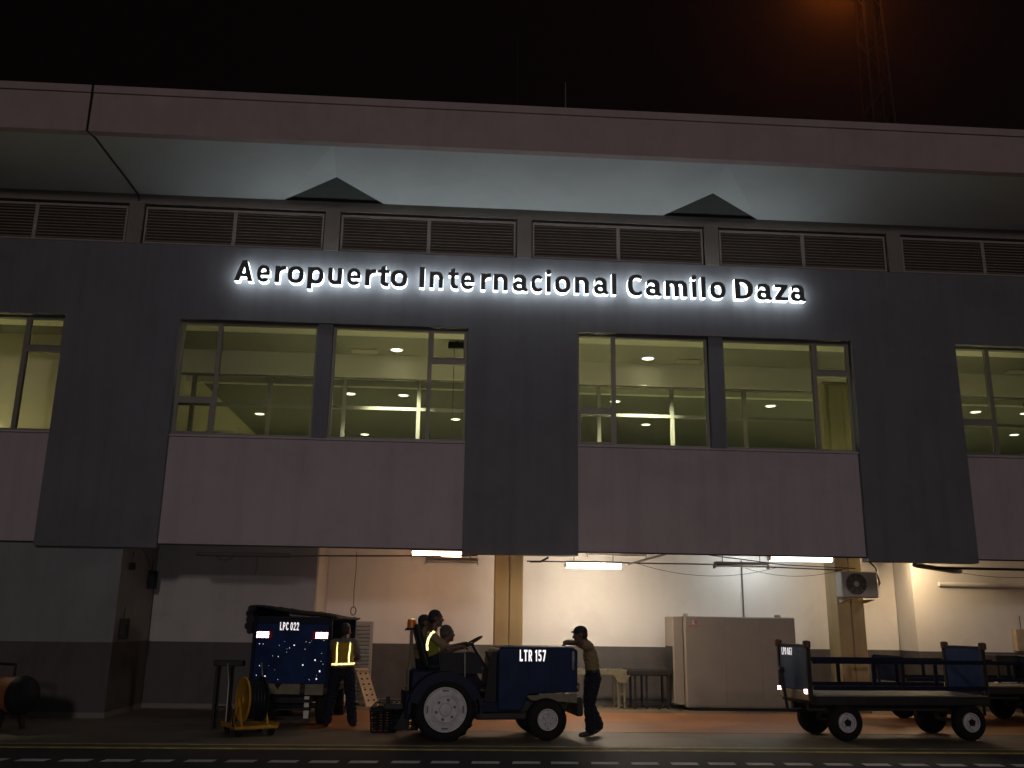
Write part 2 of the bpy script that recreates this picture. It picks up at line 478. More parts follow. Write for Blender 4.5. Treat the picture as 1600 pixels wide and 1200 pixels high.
SIGN_GLYPHS = {'A':[[0.007,0.0,0.235,0.0,0.246,0.015,0.309,0.205,0.318,0.215,0.33,0.218,0.58,0.216,0.591,0.205,0.664,0.0,0.88,-0.002,0.896,0.005,0.576,0.98,0.565,0.996,0.345,0.998,0.328,0.99,0.004,0.015],[0.37,0.369,0.363,0.375,0.364,0.385,0.439,0.68,0.45,0.702,0.461,0.68,0.536,0.375,0.52,0.368]],'I':[[0.004,0.0,0.23,-0.002,0.241,0.0,0.247,0.01,0.248,0.98,0.245,0.991,0.235,0.997,0.015,0.998,0.004,0.995,-0.002,0.985,-0.002,0.015]],'l':[[0.004,0.0,0.2,-0.002,0.211,0.0,0.217,0.01,0.218,1.01,0.215,1.021,0.205,1.027,0.015,1.028,0.004,1.025,-0.002,1.015,-0.002,0.015]],'i':[[0.004,0.0,0.2,-0.002,0.211,0.0,0.217,0.01,0.218,0.77,0.215,0.781,0.205,0.787,0.015,0.788,0.004,0.785,-0.002,0.775,-0.002,0.015],[0.073,0.865,0.135,0.863,0.17,0.874,0.217,0.91,0.238,0.945,0.242,1.005,0.229,1.045,0.195,1.082,0.155,1.103,0.085,1.107,0.055,1.099,0.029,1.085,0.005,1.062,-0.017,1.025,-0.022,0.965,-0.009,0.925,0.029,0.885]],'o':[[0.303,-0.01,0.46,-0.012,0.545,0.008,0.605,0.036,0.65,0.068,0.685,0.104,0.714,0.145,0.751,0.23,0.767,0.315,0.768,0.47,0.746,0.575,0.711,0.65,0.66,0.713,0.61,0.751,0.535,0.786,0.455,0.802,0.32,0.803,0.215,0.779,0.145,0.741,0.09,0.692,0.056,0.645,0.019,0.56,0.003,0.475,0.003,0.315,0.019,0.23,0.041,0.175,0.088,0.1,0.145,0.049,0.22,0.009],[0.34,0.154,0.31,0.166,0.278,0.19,0.254,0.22,0.234,0.26,0.218,0.33,0.218,0.465,0.236,0.535,0.264,0.585,0.285,0.607,0.345,0.637,0.425,0.637,0.46,0.624,0.49,0.602,0.516,0.57,0.536,0.53,0.552,0.46,0.552,0.325,0.534,0.255,0.506,0.205,0.485,0.183,0.425,0.153]],'e':[[0.288,-0.01,0.44,-0.012,0.515,0.004,0.565,0.026,0.625,0.068,0.666,0.12,0.63,0.144,0.49,0.202,0.45,0.168,0.41,0.149,0.34,0.148,0.31,0.156,0.273,0.18,0.241,0.225,0.219,0.29,0.22,0.32,0.7,0.323,0.736,0.335,0.737,0.48,0.721,0.56,0.699,0.62,0.666,0.675,0.627,0.72,0.565,0.764,0.51,0.787,0.44,0.802,0.3,0.802,0.195,0.774,0.14,0.741,0.093,0.7,0.051,0.64,0.019,0.56,0.003,0.475,0.003,0.315,0.013,0.255,0.036,0.18,0.074,0.115,0.119,0.065,0.195,0.016],[0.22,0.449,0.213,0.465,0.218,0.495,0.244,0.57,0.279,0.615,0.31,0.634,0.34,0.642,0.41,0.641,0.467,0.61,0.506,0.55,0.527,0.465,0.525,0.454,0.51,0.448]],'c':[[0.288,-0.01,0.44,-0.012,0.51,0.003,0.57,0.029,0.627,0.075,0.623,0.135,0.525,0.185,0.515,0.185,0.47,0.156,0.435,0.148,0.36,0.148,0.315,0.164,0.278,0.195,0.256,0.225,0.238,0.265,0.223,0.325,0.223,0.46,0.233,0.51,0.259,0.57,0.295,0.612,0.33,0.634,0.36,0.642,0.435,0.642,0.475,0.631,0.525,0.599,0.625,0.664,0.627,0.71,0.62,0.725,0.565,0.764,0.51,0.787,0.44,0.802,0.3,0.802,0.195,0.774,0.14,0.741,0.093,0.7,0.051,0.64,0.019,0.56,0.003,0.475,0.003,0.315,0.013,0.255,0.036,0.18,0.074,0.115,0.119,0.065,0.195,0.016]],'n':[[0.004,0.0,0.2,-0.002,0.216,0.005,0.218,0.575,0.223,0.59,0.245,0.612,0.295,0.633,0.355,0.632,0.39,0.616,0.428,0.575,0.447,0.53,0.458,0.475,0.459,0.005,0.475,-0.002,0.66,-0.002,0.675,0.004,0.677,0.505,0.661,0.58,0.641,0.63,0.615,0.676,0.57,0.727,0.495,0.774,0.405,0.797,0.275,0.797,0.22,0.788,0.015,0.788,0.0,0.781,-0.002,0.015]],'m':[[0.004,0.0,0.2,-0.002,0.216,0.005,0.218,0.585,0.223,0.6,0.24,0.617,0.28,0.633,0.32,0.632,0.352,0.615,0.384,0.575,0.402,0.52,0.408,0.485,0.408,0.015,0.414,0.0,0.61,-0.002,0.626,0.005,0.628,0.495,0.613,0.58,0.64,0.617,0.68,0.633,0.72,0.632,0.752,0.615,0.784,0.575,0.802,0.52,0.808,0.485,0.809,0.005,0.825,-0.002,1.021,0.0,1.028,0.015,1.027,0.5,1.001,0.615,0.956,0.695,0.91,0.742,0.865,0.77,0.775,0.797,0.655,0.797,0.625,0.792,0.565,0.77,0.515,0.743,0.44,0.781,0.375,0.797,0.255,0.797,0.2,0.788,0.004,0.785,-0.002,0.77,-0.002,0.015]],'u':[[0.263,-0.005,0.405,-0.007,0.455,0.002,0.665,0.003,0.681,0.01,0.683,0.775,0.675,0.791,0.48,0.793,0.464,0.785,0.462,0.215,0.457,0.2,0.435,0.178,0.385,0.158,0.325,0.158,0.29,0.174,0.253,0.215,0.233,0.26,0.223,0.315,0.221,0.785,0.205,0.793,0.02,0.793,0.004,0.785,0.003,0.295,0.021,0.205,0.064,0.115,0.11,0.063,0.185,0.016]],'r':[[0.004,0.0,0.2,-0.002,0.216,0.005,0.219,0.49,0.238,0.505,0.26,0.541,0.285,0.567,0.33,0.596,0.4,0.617,0.48,0.618,0.495,0.624,0.498,0.78,0.49,0.798,0.37,0.803,0.335,0.797,0.285,0.779,0.225,0.741,0.218,0.75,0.216,0.78,0.205,0.787,0.015,0.788,-0.001,0.78,-0.002,0.015]],'p':[[0.004,-0.27,0.2,-0.272,0.215,-0.266,0.218,-0.01,0.225,0.005,0.315,-0.012,0.45,-0.012,0.51,-0.001,0.58,0.026,0.631,0.06,0.677,0.105,0.704,0.145,0.739,0.225,0.757,0.31,0.758,0.47,0.752,0.51,0.731,0.59,0.698,0.655,0.64,0.722,0.59,0.759,0.515,0.789,0.45,0.802,0.31,0.802,0.225,0.784,0.015,0.788,-0.001,0.78,-0.002,-0.255],[0.35,0.149,0.293,0.18,0.254,0.24,0.233,0.325,0.233,0.47,0.256,0.555,0.295,0.612,0.35,0.641,0.425,0.642,0.455,0.631,0.487,0.61,0.526,0.55,0.547,0.465,0.547,0.32,0.524,0.235,0.485,0.178,0.425,0.148]],'t':[[0.328,-0.01,0.46,-0.012,0.505,-0.003,0.516,0.005,0.515,0.138,0.505,0.143,0.435,0.143,0.41,0.151,0.378,0.175,0.354,0.225,0.348,0.265,0.348,0.62,0.35,0.631,0.36,0.637,0.515,0.638,0.525,0.644,0.528,0.655,0.528,0.77,0.521,0.785,0.365,0.788,0.349,0.795,0.347,1.0,0.34,1.013,0.135,0.93,0.128,0.915,0.128,0.805,0.121,0.79,0.01,0.787,0.0,0.781,-0.002,0.77,0.0,0.644,0.015,0.638,0.115,0.637,0.127,0.625,0.128,0.21,0.151,0.115,0.183,0.065,0.21,0.039,0.255,0.011]],'a':[[0.623,-0.015,0.655,-0.011,0.715,0.021,0.724,0.035,0.628,0.165,0.627,0.56,0.613,0.625,0.581,0.69,0.552,0.725,0.5,0.764,0.44,0.789,0.38,0.802,0.25,0.803,0.21,0.797,0.15,0.779,0.1,0.751,0.068,0.725,0.058,0.71,0.058,0.515,0.064,0.5,0.126,0.5,0.139,0.555,0.156,0.59,0.2,0.631,0.23,0.642,0.305,0.642,0.345,0.628,0.384,0.59,0.407,0.53,0.407,0.465,0.403,0.455,0.395,0.453,0.34,0.463,0.215,0.462,0.18,0.456,0.11,0.431,0.05,0.382,0.025,0.345,0.011,0.31,0.003,0.28,0.001,0.225,0.009,0.145,0.044,0.075,0.075,0.043,0.115,0.016,0.21,-0.012,0.345,-0.012,0.38,-0.006,0.44,0.015,0.455,0.046,0.505,0.018],[0.27,0.129,0.23,0.148,0.208,0.18,0.203,0.25,0.215,0.284,0.235,0.306,0.275,0.322,0.345,0.322,0.385,0.306,0.407,0.275,0.407,0.18,0.401,0.16,0.385,0.144,0.35,0.129]],'C':[[0.368,-0.015,0.54,-0.017,0.6,-0.007,0.675,0.019,0.72,0.043,0.737,0.06,0.736,0.18,0.68,0.208,0.665,0.207,0.636,0.18,0.6,0.159,0.545,0.143,0.45,0.143,0.405,0.156,0.365,0.179,0.323,0.22,0.289,0.275,0.269,0.33,0.253,0.41,0.253,0.585,0.269,0.67,0.299,0.745,0.323,0.78,0.36,0.817,0.41,0.846,0.46,0.858,0.545,0.857,0.575,0.851,0.62,0.831,0.665,0.796,0.736,0.825,0.735,0.945,0.67,0.984,0.605,1.006,0.54,1.017,0.375,1.017,0.31,1.004,0.21,0.964,0.135,0.907,0.079,0.835,0.044,0.77,0.014,0.67,0.003,0.595,0.003,0.405,0.024,0.29,0.065,0.188,0.13,0.098,0.19,0.049,0.255,0.014,0.315,-0.006]],'D':[[0.004,0.0,0.22,-0.002,0.365,0.003,0.5,0.028,0.58,0.056,0.64,0.089,0.707,0.14,0.751,0.19,0.799,0.27,0.827,0.355,0.837,0.42,0.837,0.585,0.816,0.685,0.784,0.76,0.72,0.847,0.655,0.901,0.55,0.956,0.41,0.992,0.36,0.998,0.015,0.998,0.0,0.991,-0.002,0.015],[0.245,0.158,0.238,0.175,0.238,0.83,0.25,0.842,0.32,0.842,0.395,0.824,0.445,0.802,0.487,0.775,0.548,0.71,0.576,0.655,0.597,0.575,0.597,0.425,0.578,0.35,0.554,0.3,0.535,0.273,0.481,0.22,0.44,0.195,0.39,0.174,0.32,0.158]],'z':[[0.004,0.0,0.62,-0.002,0.635,0.004,0.638,0.135,0.63,0.151,0.31,0.153,0.294,0.16,0.615,0.637,0.618,0.77,0.611,0.785,0.035,0.788,0.02,0.781,0.018,0.65,0.025,0.634,0.31,0.632,0.323,0.625,0.0,0.147,-0.002,0.015]]}
PLATE_GLYPHS = {'L':[[0.004,0.0,0.53,-0.002,0.547,0.01,0.548,0.17,0.54,0.186,0.215,0.188,0.199,0.195,0.198,0.98,0.185,0.997,0.015,0.998,-0.002,0.985,-0.002,0.015]],'P':[[0.004,0.0,0.18,-0.002,0.196,0.005,0.204,0.38,0.34,0.383,0.45,0.411,0.517,0.45,0.562,0.495,0.594,0.545,0.618,0.635,0.617,0.75,0.598,0.825,0.565,0.881,0.52,0.927,0.45,0.969,0.335,0.997,0.015,0.998,-0.001,0.99,-0.002,0.015],[0.205,0.559,0.198,0.575,0.2,0.816,0.285,0.822,0.345,0.804,0.38,0.782,0.401,0.76,0.417,0.72,0.417,0.655,0.397,0.615,0.36,0.584,0.31,0.564]],'R':[[0.004,0.0,0.18,-0.002,0.196,0.005,0.198,0.365,0.204,0.38,0.215,0.383,0.241,0.37,0.43,0.002,0.64,-0.002,0.653,0.005,0.447,0.4,0.455,0.413,0.515,0.448,0.566,0.5,0.596,0.55,0.618,0.635,0.617,0.755,0.591,0.84,0.517,0.93,0.45,0.969,0.335,0.997,0.015,0.998,-0.001,0.99,-0.002,0.015],[0.205,0.559,0.198,0.575,0.2,0.816,0.285,0.822,0.345,0.804,0.38,0.782,0.401,0.76,0.417,0.72,0.417,0.655,0.397,0.615,0.36,0.584,0.31,0.564]],'T':[[0.224,0.0,0.41,-0.002,0.426,0.005,0.428,0.795,0.445,0.808,0.641,0.81,0.648,0.98,0.64,0.996,0.015,0.998,-0.001,0.99,0.004,0.81,0.2,0.808,0.217,0.795,0.218,0.015]],'C':[[0.288,0.005,0.42,0.003,0.485,0.018,0.58,0.073,0.617,0.12,0.618,0.28,0.61,0.296,0.565,0.295,0.522,0.225,0.47,0.184,0.435,0.173,0.36,0.173,0.32,0.189,0.278,0.225,0.241,0.29,0.223,0.35,0.213,0.415,0.218,0.625,0.241,0.71,0.298,0.795,0.36,0.827,0.445,0.826,0.48,0.811,0.517,0.78,0.565,0.702,0.6,0.698,0.616,0.705,0.618,0.87,0.611,0.895,0.535,0.959,0.485,0.983,0.425,0.997,0.265,0.991,0.19,0.961,0.14,0.927,0.094,0.875,0.049,0.795,0.008,0.65,0.003,0.395,0.019,0.295,0.046,0.21,0.094,0.125,0.14,0.073,0.225,0.021]],'D':[[0.004,0.0,0.28,0.003,0.395,0.029,0.45,0.054,0.53,0.113,0.609,0.225,0.636,0.295,0.657,0.41,0.657,0.59,0.637,0.7,0.606,0.78,0.562,0.85,0.5,0.912,0.425,0.959,0.28,0.997,0.015,0.998,-0.001,0.99,-0.002,0.015],[0.205,0.174,0.198,0.19,0.198,0.81,0.205,0.826,0.235,0.827,0.3,0.809,0.345,0.781,0.409,0.705,0.447,0.58,0.447,0.425,0.421,0.32,0.377,0.25,0.3,0.191,0.24,0.173]],'0':[[0.248,0.005,0.385,0.008,0.445,0.031,0.495,0.068,0.569,0.18,0.612,0.34,0.617,0.61,0.596,0.74,0.571,0.815,0.546,0.865,0.495,0.932,0.435,0.974,0.365,0.997,0.23,0.991,0.175,0.969,0.125,0.932,0.051,0.82,0.008,0.66,0.003,0.39,0.024,0.26,0.049,0.185,0.074,0.135,0.125,0.068,0.178,0.03],[0.285,0.184,0.241,0.22,0.203,0.325,0.193,0.395,0.193,0.605,0.214,0.72,0.244,0.785,0.28,0.814,0.325,0.817,0.355,0.806,0.376,0.785,0.416,0.68,0.427,0.605,0.427,0.395,0.406,0.28,0.376,0.215,0.335,0.184]],'1':[[0.144,0.0,0.33,-0.002,0.347,0.01,0.348,0.98,0.335,0.997,0.145,0.996,-0.002,0.85,0.003,0.725,0.12,0.768,0.137,0.76,0.138,0.015]],'2':[[0.004,0.0,0.58,-0.002,0.596,0.005,0.598,0.15,0.59,0.166,0.275,0.168,0.261,0.175,0.48,0.49,0.558,0.505,0.591,0.59,0.597,0.755,0.578,0.835,0.54,0.902,0.5,0.942,0.455,0.97,0.36,0.997,0.24,0.997,0.185,0.986,0.098,0.94,0.055,0.896,0.026,0.845,0.003,0.755,0.001,0.685,0.01,0.659,0.175,0.659,0.188,0.745,0.21,0.787,0.255,0.816,0.315,0.817,0.36,0.797,0.386,0.76,0.397,0.72,0.398,0.645,0.37,0.573,0.34,0.55,0.299,0.535,0.3,0.504,0.341,0.495,0.338,0.48,0.03,0.178,-0.001,0.16]],'5':[[0.213,0.005,0.36,0.003,0.455,0.031,0.532,0.09,0.583,0.18,0.597,0.245,0.597,0.38,0.571,0.47,0.532,0.53,0.485,0.571,0.42,0.603,0.355,0.617,0.23,0.618,0.218,0.635,0.218,0.8,0.225,0.816,0.545,0.824,0.548,0.98,0.54,0.996,0.055,0.998,0.039,0.99,0.039,0.485,0.055,0.478,0.205,0.477,0.225,0.456,0.31,0.456,0.357,0.425,0.387,0.36,0.387,0.265,0.376,0.225,0.347,0.185,0.31,0.164,0.23,0.164,0.195,0.183,0.16,0.217,0.005,0.217,-0.009,0.21,0.011,0.145,0.068,0.07,0.125,0.031]],'6':[[0.233,0.005,0.38,0.003,0.49,0.041,0.561,0.105,0.589,0.15,0.611,0.215,0.618,0.26,0.612,0.42,0.589,0.49,0.555,0.542,0.495,0.596,0.415,0.629,0.375,0.637,0.23,0.636,0.223,0.645,0.259,0.755,0.293,0.8,0.335,0.829,0.365,0.837,0.435,0.837,0.515,0.798,0.575,0.804,0.573,0.93,0.532,0.96,0.455,0.991,0.295,0.997,0.23,0.981,0.175,0.953,0.118,0.905,0.074,0.845,0.019,0.705,0.003,0.605,0.001,0.5,0.003,0.255,0.014,0.195,0.043,0.13,0.105,0.058,0.165,0.024],[0.275,0.164,0.235,0.19,0.204,0.255,0.204,0.29,0.232,0.305,0.218,0.4,0.235,0.431,0.27,0.454,0.34,0.457,0.381,0.435,0.409,0.39,0.417,0.355,0.417,0.26,0.399,0.21,0.37,0.178,0.34,0.163]],'7':[[0.067,0.0,0.265,-0.002,0.283,0.01,0.576,0.82,0.578,0.98,0.57,0.996,0.015,0.998,-0.001,0.99,-0.002,0.835,0.005,0.819,0.335,0.817,0.35,0.81,0.078,0.05]]}
SIGN_ROW = [('A', -4.25, 0.345, 7.883), ('e', -3.832, 0.239, 7.882), ('r', -3.497, 0.203, 7.881), ('o', -3.257, 0.3, 7.88), ('p', -2.885, 0.3, 7.879), ('u', -2.499, 0.265, 7.877), ('e', -2.137, 0.254, 7.876), ('r', -1.797, 0.206, 7.875), ('t', -1.555, 0.218, 7.874), ('o', -1.312, 0.316, 7.874), ('I', -0.763, 0.098, 7.872), ('n', -0.568, 0.257, 7.871), ('t', -0.213, 0.196, 7.87), ('e', 0.032, 0.258, 7.869), ('r', 0.413, 0.197, 7.868), ('n', 0.659, 0.271, 7.867), ('a', 1.03, 0.297, 7.866), ('c', 1.388, 0.211, 7.865), ('i', 1.673, 0.099, 7.864), ('o', 1.847, 0.298, 7.863), ('n', 2.233, 0.274, 7.862), ('a', 2.607, 0.288, 7.861), ('l', 2.957, 0.088, 7.86), ('C', 3.27, 0.276, 7.859), ('a', 3.621, 0.315, 7.858), ('m', 4.011, 0.43, 7.857), ('i', 4.529, 0.101, 7.855), ('l', 4.718, 0.089, 7.854), ('o', 4.896, 0.305, 7.854), ('D', 5.391, 0.357, 7.852), ('a', 5.824, 0.307, 7.851), ('z', 6.181, 0.269, 7.85), ('a', 6.501, 0.308, 7.849)]
# ---------------------------------------------------------------- ground and markings
def structure(o):
    o['kind'] = 'structure'
    return o
mb = MB(); mb.add([(-220, -120, 0), (220, -120, 0), (220, 320, 0), (-220, 320, 0)], [(0, 1, 2, 3)])
structure(mb.build('ground', 'asphalt'))
mb = MB(); mb.box(-60, 60, 13.75, 20.8, -0.05, 0.004)
structure(mb.build('service_apron', 'apron'))
mb = MB(); mb.box(-2.3, 12.5, 15.55, 18.9, -0.05, 0.008)
structure(mb.build('red_floor_strip', 'red_floor'))
lines = bpy.data.objects.new('lane_edge_marking', None); COL.objects.link(lines); structure(lines)
mb = MB(); mb.box(-60, 60, 13.66, 13.75, -0.02, 0.006); mb.build('yellow_stripe', 'yellow_line', lines)
mb = MB(); mb.box(-60, 60, 13.28, 13.38, -0.02, 0.006); mb.build('yellow_stripe', 'yellow_line', lines)
mb = MB(); mb.box(-60, 60, 13.38, 13.66, -0.02, 0.005); mb.build('drain_strip', 'grey_strip', lines)
dashes = bpy.data.objects.new('dashed_lane_marking', None); COL.objects.link(dashes); structure(dashes)
mb = MB(); mb.add([(-0.17, -0.10, 0), (0.17, -0.10, 0), (0.19, 0.10, 0), (-0.15, 0.10, 0)], [(0, 1, 2, 3)])
d0 = mb.build('dash', 'white_line', dashes)
d0.location = (-9.8, 12.15, 0.006)
for i in range(1, 42):
    c = d0.copy(); COL.objects.link(c)
    c.location = (-9.8 + i * 0.49 + random.uniform(-.015, .015), 12.15 + random.uniform(-.012, .012), 0.006)

# ---------------------------------------------------------------- terminal building
PER = 7.53
PC = [1.255 + PER * k for k in (-2, -1, 0, 1, 2)]          # pier centres
XL, XR = -16.5, 18.6
b_loc = (1.255, 17.0, 0)
bld = thing('terminal_building', 'two storey grey and mauve airport terminal with lit windows and overhanging roof', 'building', b_loc)
def part(mb, name, mat=None, parent=None):
    return mb.build(name, mat, parent or bld, off=b_loc)

mb = MB(); mb.box(XL, XR, 17.0, 17.28, 7.14, 8.62); part(mb, 'upper_wall', 'grey_wall')
for pc in PC:
    mb = MB(); mb.box(pc - 1.055, pc + 1.055, 17.0, 17.28, 2.87, 7.14); part(mb, 'pier', 'grey_wall')
bays = [(PC[i] + 1.055, PC[i + 1] - 1.055) for i in range(4)]
edge = [(XL, PC[0] - 1.055), (PC[4] + 1.055, XR)]
for x0, x1 in bays + [e for e in edge if e[1] - e[0] > 0.1]:
    mb = MB(); mb.box(x0, x1, 17.10, 17.28, 2.955, 4.90); part(mb, 'spandrel_panel', 'pink_wall')
# thin joints across the mauve panels and a drip edge
for x0, x1 in bays:
    mb = MB(); mb.box(x0, x1, 17.094, 17.12, 2.93, 2.955); part(mb, 'drip_edge', 'dark_metal')
    mb = MB(); mb.box(x0, x1, 17.06, 17.24, 4.90, 4.935); part(mb, 'window_sill', 'pink_wall')

# louvre band
CS = PER / 2
cols = [1.255 + CS * k for k in range(-4, 5)]
mb = MB(); mb.box(XL, XR, 17.16, 17.24, 8.62, 9.46); part(mb, 'louvre_back', 'louvre_back')
for c in cols:
    mb = MB(); mb.box(c - 0.14, c + 0.14, 16.99, 17.16, 8.62, 9.50); part(mb, 'louvre_post', 'brown_beam')
for i in range(len(cols) - 1):
    a, b = cols[i] + 0.17, cols[i + 1] - 0.17
    mid = (a + b) / 2
    for x0, x1 in ((a, mid), (mid, b)):
        fr = MB()
        t = 0.035
        fr.box(x0, x1, 17.04, 17.10, 9.36, 9.36 + t + 0.01); fr.box(x0, x1, 17.04, 17.10, 8.645, 8.645 + t)
        fr.box(x0, x0 + t, 17.041, 17.099, 8.68, 9.36); fr.box(x1 - t, x1, 17.041, 17.099, 8.68, 9.36)
        f = part(fr, 'louvre_panel', 'louvre_frame')
        sl = MB()
        z = 8.70
        while z < 9.34:
            sl.add([(x0 + t, 17.055, z), (x1 - t, 17.055, z), (x1 - t, 17.115, z + 0.042), (x0 + t, 17.115, z + 0.042),
                    (x0 + t, 17.055, z + 0.008), (x1 - t, 17.055, z + 0.008), (x1 - t, 17.115, z + 0.05), (x0 + t, 17.115, z + 0.05)],
                   [(0, 1, 2, 3), (7, 6, 5, 4), (0, 4, 5, 1), (2, 6, 7, 3)])
            z += 0.062
        s = sl.build('slats', 'louvre', f, off=b_loc); s['kind'] = 'stuff'
mb = MB(); mb.box(XL, XR, 17.02, 17.30, 9.46, 9.66); part(mb, 'ring_beam', 'brown_beam')

# roof overhang: sloping soffit with a dark gabled pocket above every second louvre post
Yf, Zf, Yb, Zb = 15.36, 10.0, 17.02, 9.66
def szn(y): return Zb + (Zf - Zb) * (Yb - y) / (Yb - Yf)
notches = [c for k, c in zip(range(-4, 5), cols) if k % 2]
hw, ya = 0.97, 16.40
def sof_piece(mb, x0, x1):
    mb.add([(x0, Yf, Zf), (x1, Yf, Zf), (x1, Yb, Zb), (x0, Yb, Zb)], [(0, 1, 2, 3)])
mb = MB(); prev = XL
for nx in notches:
    sof_piece(mb, prev, nx - hw)
    tx = -0.029 * (nx - 1.255)
    A = (nx + tx, ya, szn(ya) + 0.10)
    L_, R_ = (nx - hw, Yb, Zb), (nx + hw, Yb, Zb)
    T = (nx + tx * 1.4, Yf, Zf)
    TL, TR = (nx - hw, Yf, Zf), (nx + hw, Yf, Zf)
    mb.add([TL, T, L_, A, TR, R_], [(0, 1, 2), (1, 3, 2), (1, 4, 5), (1, 5, 3)])
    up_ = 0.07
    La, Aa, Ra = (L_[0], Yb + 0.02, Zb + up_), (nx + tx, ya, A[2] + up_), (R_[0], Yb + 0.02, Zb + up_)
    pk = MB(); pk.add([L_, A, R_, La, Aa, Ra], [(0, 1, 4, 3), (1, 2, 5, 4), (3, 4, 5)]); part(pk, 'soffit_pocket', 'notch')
    prev = nx + hw
sof_piece(mb, prev, XR)
part(mb, 'soffit', 'soffit')
mb = MB(); mb.box(XL, XR, 15.20, 15.36, 9.97, 10.72); part(mb, 'fascia', 'fascia')
mb = MB(); mb.box(XL, XR, 15.165, 15.42, 10.72, 10.86); part(mb, 'coping', 'fascia')
rf = MB(); rf.box(XL, XR, 15.36, 33, 10.62, 10.72); rf = part(rf, 'roof', 'roof')
mb = MB(); mb.box(8.95, 9.42, 15.55, 15.95, 10.72, 10.97, 0.05); mb.build('roof_box', 'fascia', rf, off=b_loc)
# black expansion cable down the fascia and soffit
mb = MB(); mb.tube([(-6.62, 15.15, 10.98), (-6.62, 15.15, 10.75), (-6.63, 15.18, 10.3), (-6.63, 15.18, 9.965), (-6.58, 15.45, 9.97), (-6.48, 16.0, 9.86), (-6.38, 16.5, 9.755), (-6.28, 16.98, 9.63), (-6.24, 16.98, 9.5)], 0.019, 6)
part(mb, 'downpipe_cable', 'cable')

# windows: a pair of units per bay
GY = 17.20
def window_unit(x0, x1, narrow_left, ztr):
    t = 0.05
    z0, z1 = 4.935, 7.14
    fr = MB()
    fr.box(x0, x1, 17.15, 17.25, z0, z0 + t); fr.box(x0, x1, 17.15, 17.25, z1 - t, z1)
    fr.box(x0, x0 + t, 17.151, 17.249, z0 + t, z1 - t); fr.box(x1 - t, x1, 17.151, 17.249, z0 + t, z1 - t)
    mx = x0 + 0.72 if narrow_left else x1 - 0.72
    fr.box(mx - 0.04, mx + 0.04, 17.152, 17.248, z0 + t, z1 - t)
    n0, n1 = (x0 + t, mx - 0.04) if narrow_left else (mx + 0.04, x1 - t)
    w0, w1 = (mx + 0.04, x1 - t) if narrow_left else (x0 + t, mx - 0.04)
    fr.box(n0, n1, 17.153, 17.247, ztr - 0.05, ztr + 0.05)
    # opening light inside the narrow part
    za, zb = (z0 + t, ztr - 0.05) if narrow_left else (ztr + 0.05, z1 - t)
    s = 0.025
    fr.box(n0, n1, 17.135, 17.18, za, za + s); fr.box(n0, n1, 17.135, 17.18, zb - s, zb)
    fr.box(n0, n0 + s, 17.136, 17.179, za + s, zb - s); fr.box(n1 - s, n1, 17.136, 17.179, za + s, zb - s)
    w = part(fr, 'window', 'alu')
    for a, b, c, dd in ((w0, w1, z0 + t, z1 - t), (n0, n1, z0 + t, ztr - 0.05), (n0, n1, ztr + 0.05, z1 - t)):
        p = MB(); p.add([(a, GY, c), (b, GY, c), (b, GY, dd), (a, GY, dd)], [(0, 1, 2, 3)])
        p.build('pane', 'glass', w, off=b_loc)
for x0, x1 in bays:
    mid = (x0 + x1) / 2
    mb = MB(); mb.box(mid - 0.14, mid + 0.14, 17.04, 17.30, 4.935, 7.14); part(mb, 'window_post', 'grey_wall')
    window_unit(x0, mid - 0.14, True, 5.62)
    window_unit(mid + 0.14, x1, False, 6.50)

# rooms behind the glass
mb = MB(); mb.box(XL, XR, 17.28, 29.2, 3.75, 4.0); part(mb, 'room_floor', 'room_floor')
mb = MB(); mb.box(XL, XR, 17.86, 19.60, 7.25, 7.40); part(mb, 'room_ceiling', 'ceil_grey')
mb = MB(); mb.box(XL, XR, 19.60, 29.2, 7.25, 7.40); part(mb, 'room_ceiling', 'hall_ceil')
mb = MB(); mb.box(XL, XR, 17.28, 17.86, 7.17, 7.40); part(mb, 'window_bulkhead', 'ceil_white')
mb = MB(); mb.box(XL, XR, 17.28, 17.40, 3.9, 4.86); part(mb, 'window_apron_wall', 'room_wall')
mb = MB(); mb.box(-6.17, XR, 19.45, 19.60, 6.74, 7.25); part(mb, 'room_bulkhead', 'ceil_white')
mb = MB(); mb.box(-6.17, XR, 21.0, 21.15, 6.93, 7.25); part(mb, 'room_bulkhead', 'ceil_white')
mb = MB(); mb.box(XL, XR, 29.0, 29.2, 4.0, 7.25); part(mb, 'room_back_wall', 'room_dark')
mb = MB(); mb.box(XL, -6.32, 18.7, 18.85, 4.0, 7.25); part(mb, 'room_wall', 'room_wall')
mb = MB(); mb.box(-6.32, -6.17, 17.40, 29.0, 4.0, 7.25); part(mb, 'room_wall', 'room_wall')
mb = MB(); mb.box(XR - 0.1, XR, 17.4, 29.0, 4.0, 7.25); part(mb, 'room_wall', 'room_wall')
mb = MB(); mb.box(XL, XL + 0.1, 17.4, 18.7, 4.0, 7.25); part(mb, 'room_wall', 'room_wall')
# glazed partition
fr = MB()
MUL = [-5.56, -3.96, -2.38, -0.79, 0.80, 1.95, 3.11, 4.72, 6.34, 7.97, 9.58, 11.19, 12.80, 14.41, 16.02, 17.60]
for x in MUL:
    fr.box(x - 0.04, x + 0.04, 19.48, 19.57, 4.0, 6.70)
fr.box(-6.17, XR - 0.1, 19.481, 19.569, 6.70, 6.74); fr.box(-6.17, XR - 0.1, 19.479, 19.571, 6.04, 6.11)
pt = part(fr, 'glazed_partition', 'alu_light')
for xa, xb in zip(MUL, MUL[1:]):
    p = MB(); p.add([(xa + 0.04, 19.525, 4.0), (xb - 0.04, 19.525, 4.0), (xb - 0.04, 19.525, 6.70), (xa + 0.04, 19.525, 6.70)], [(0, 1, 2, 3)])
    p.build('pane', 'glass_in', pt, off=b_loc)
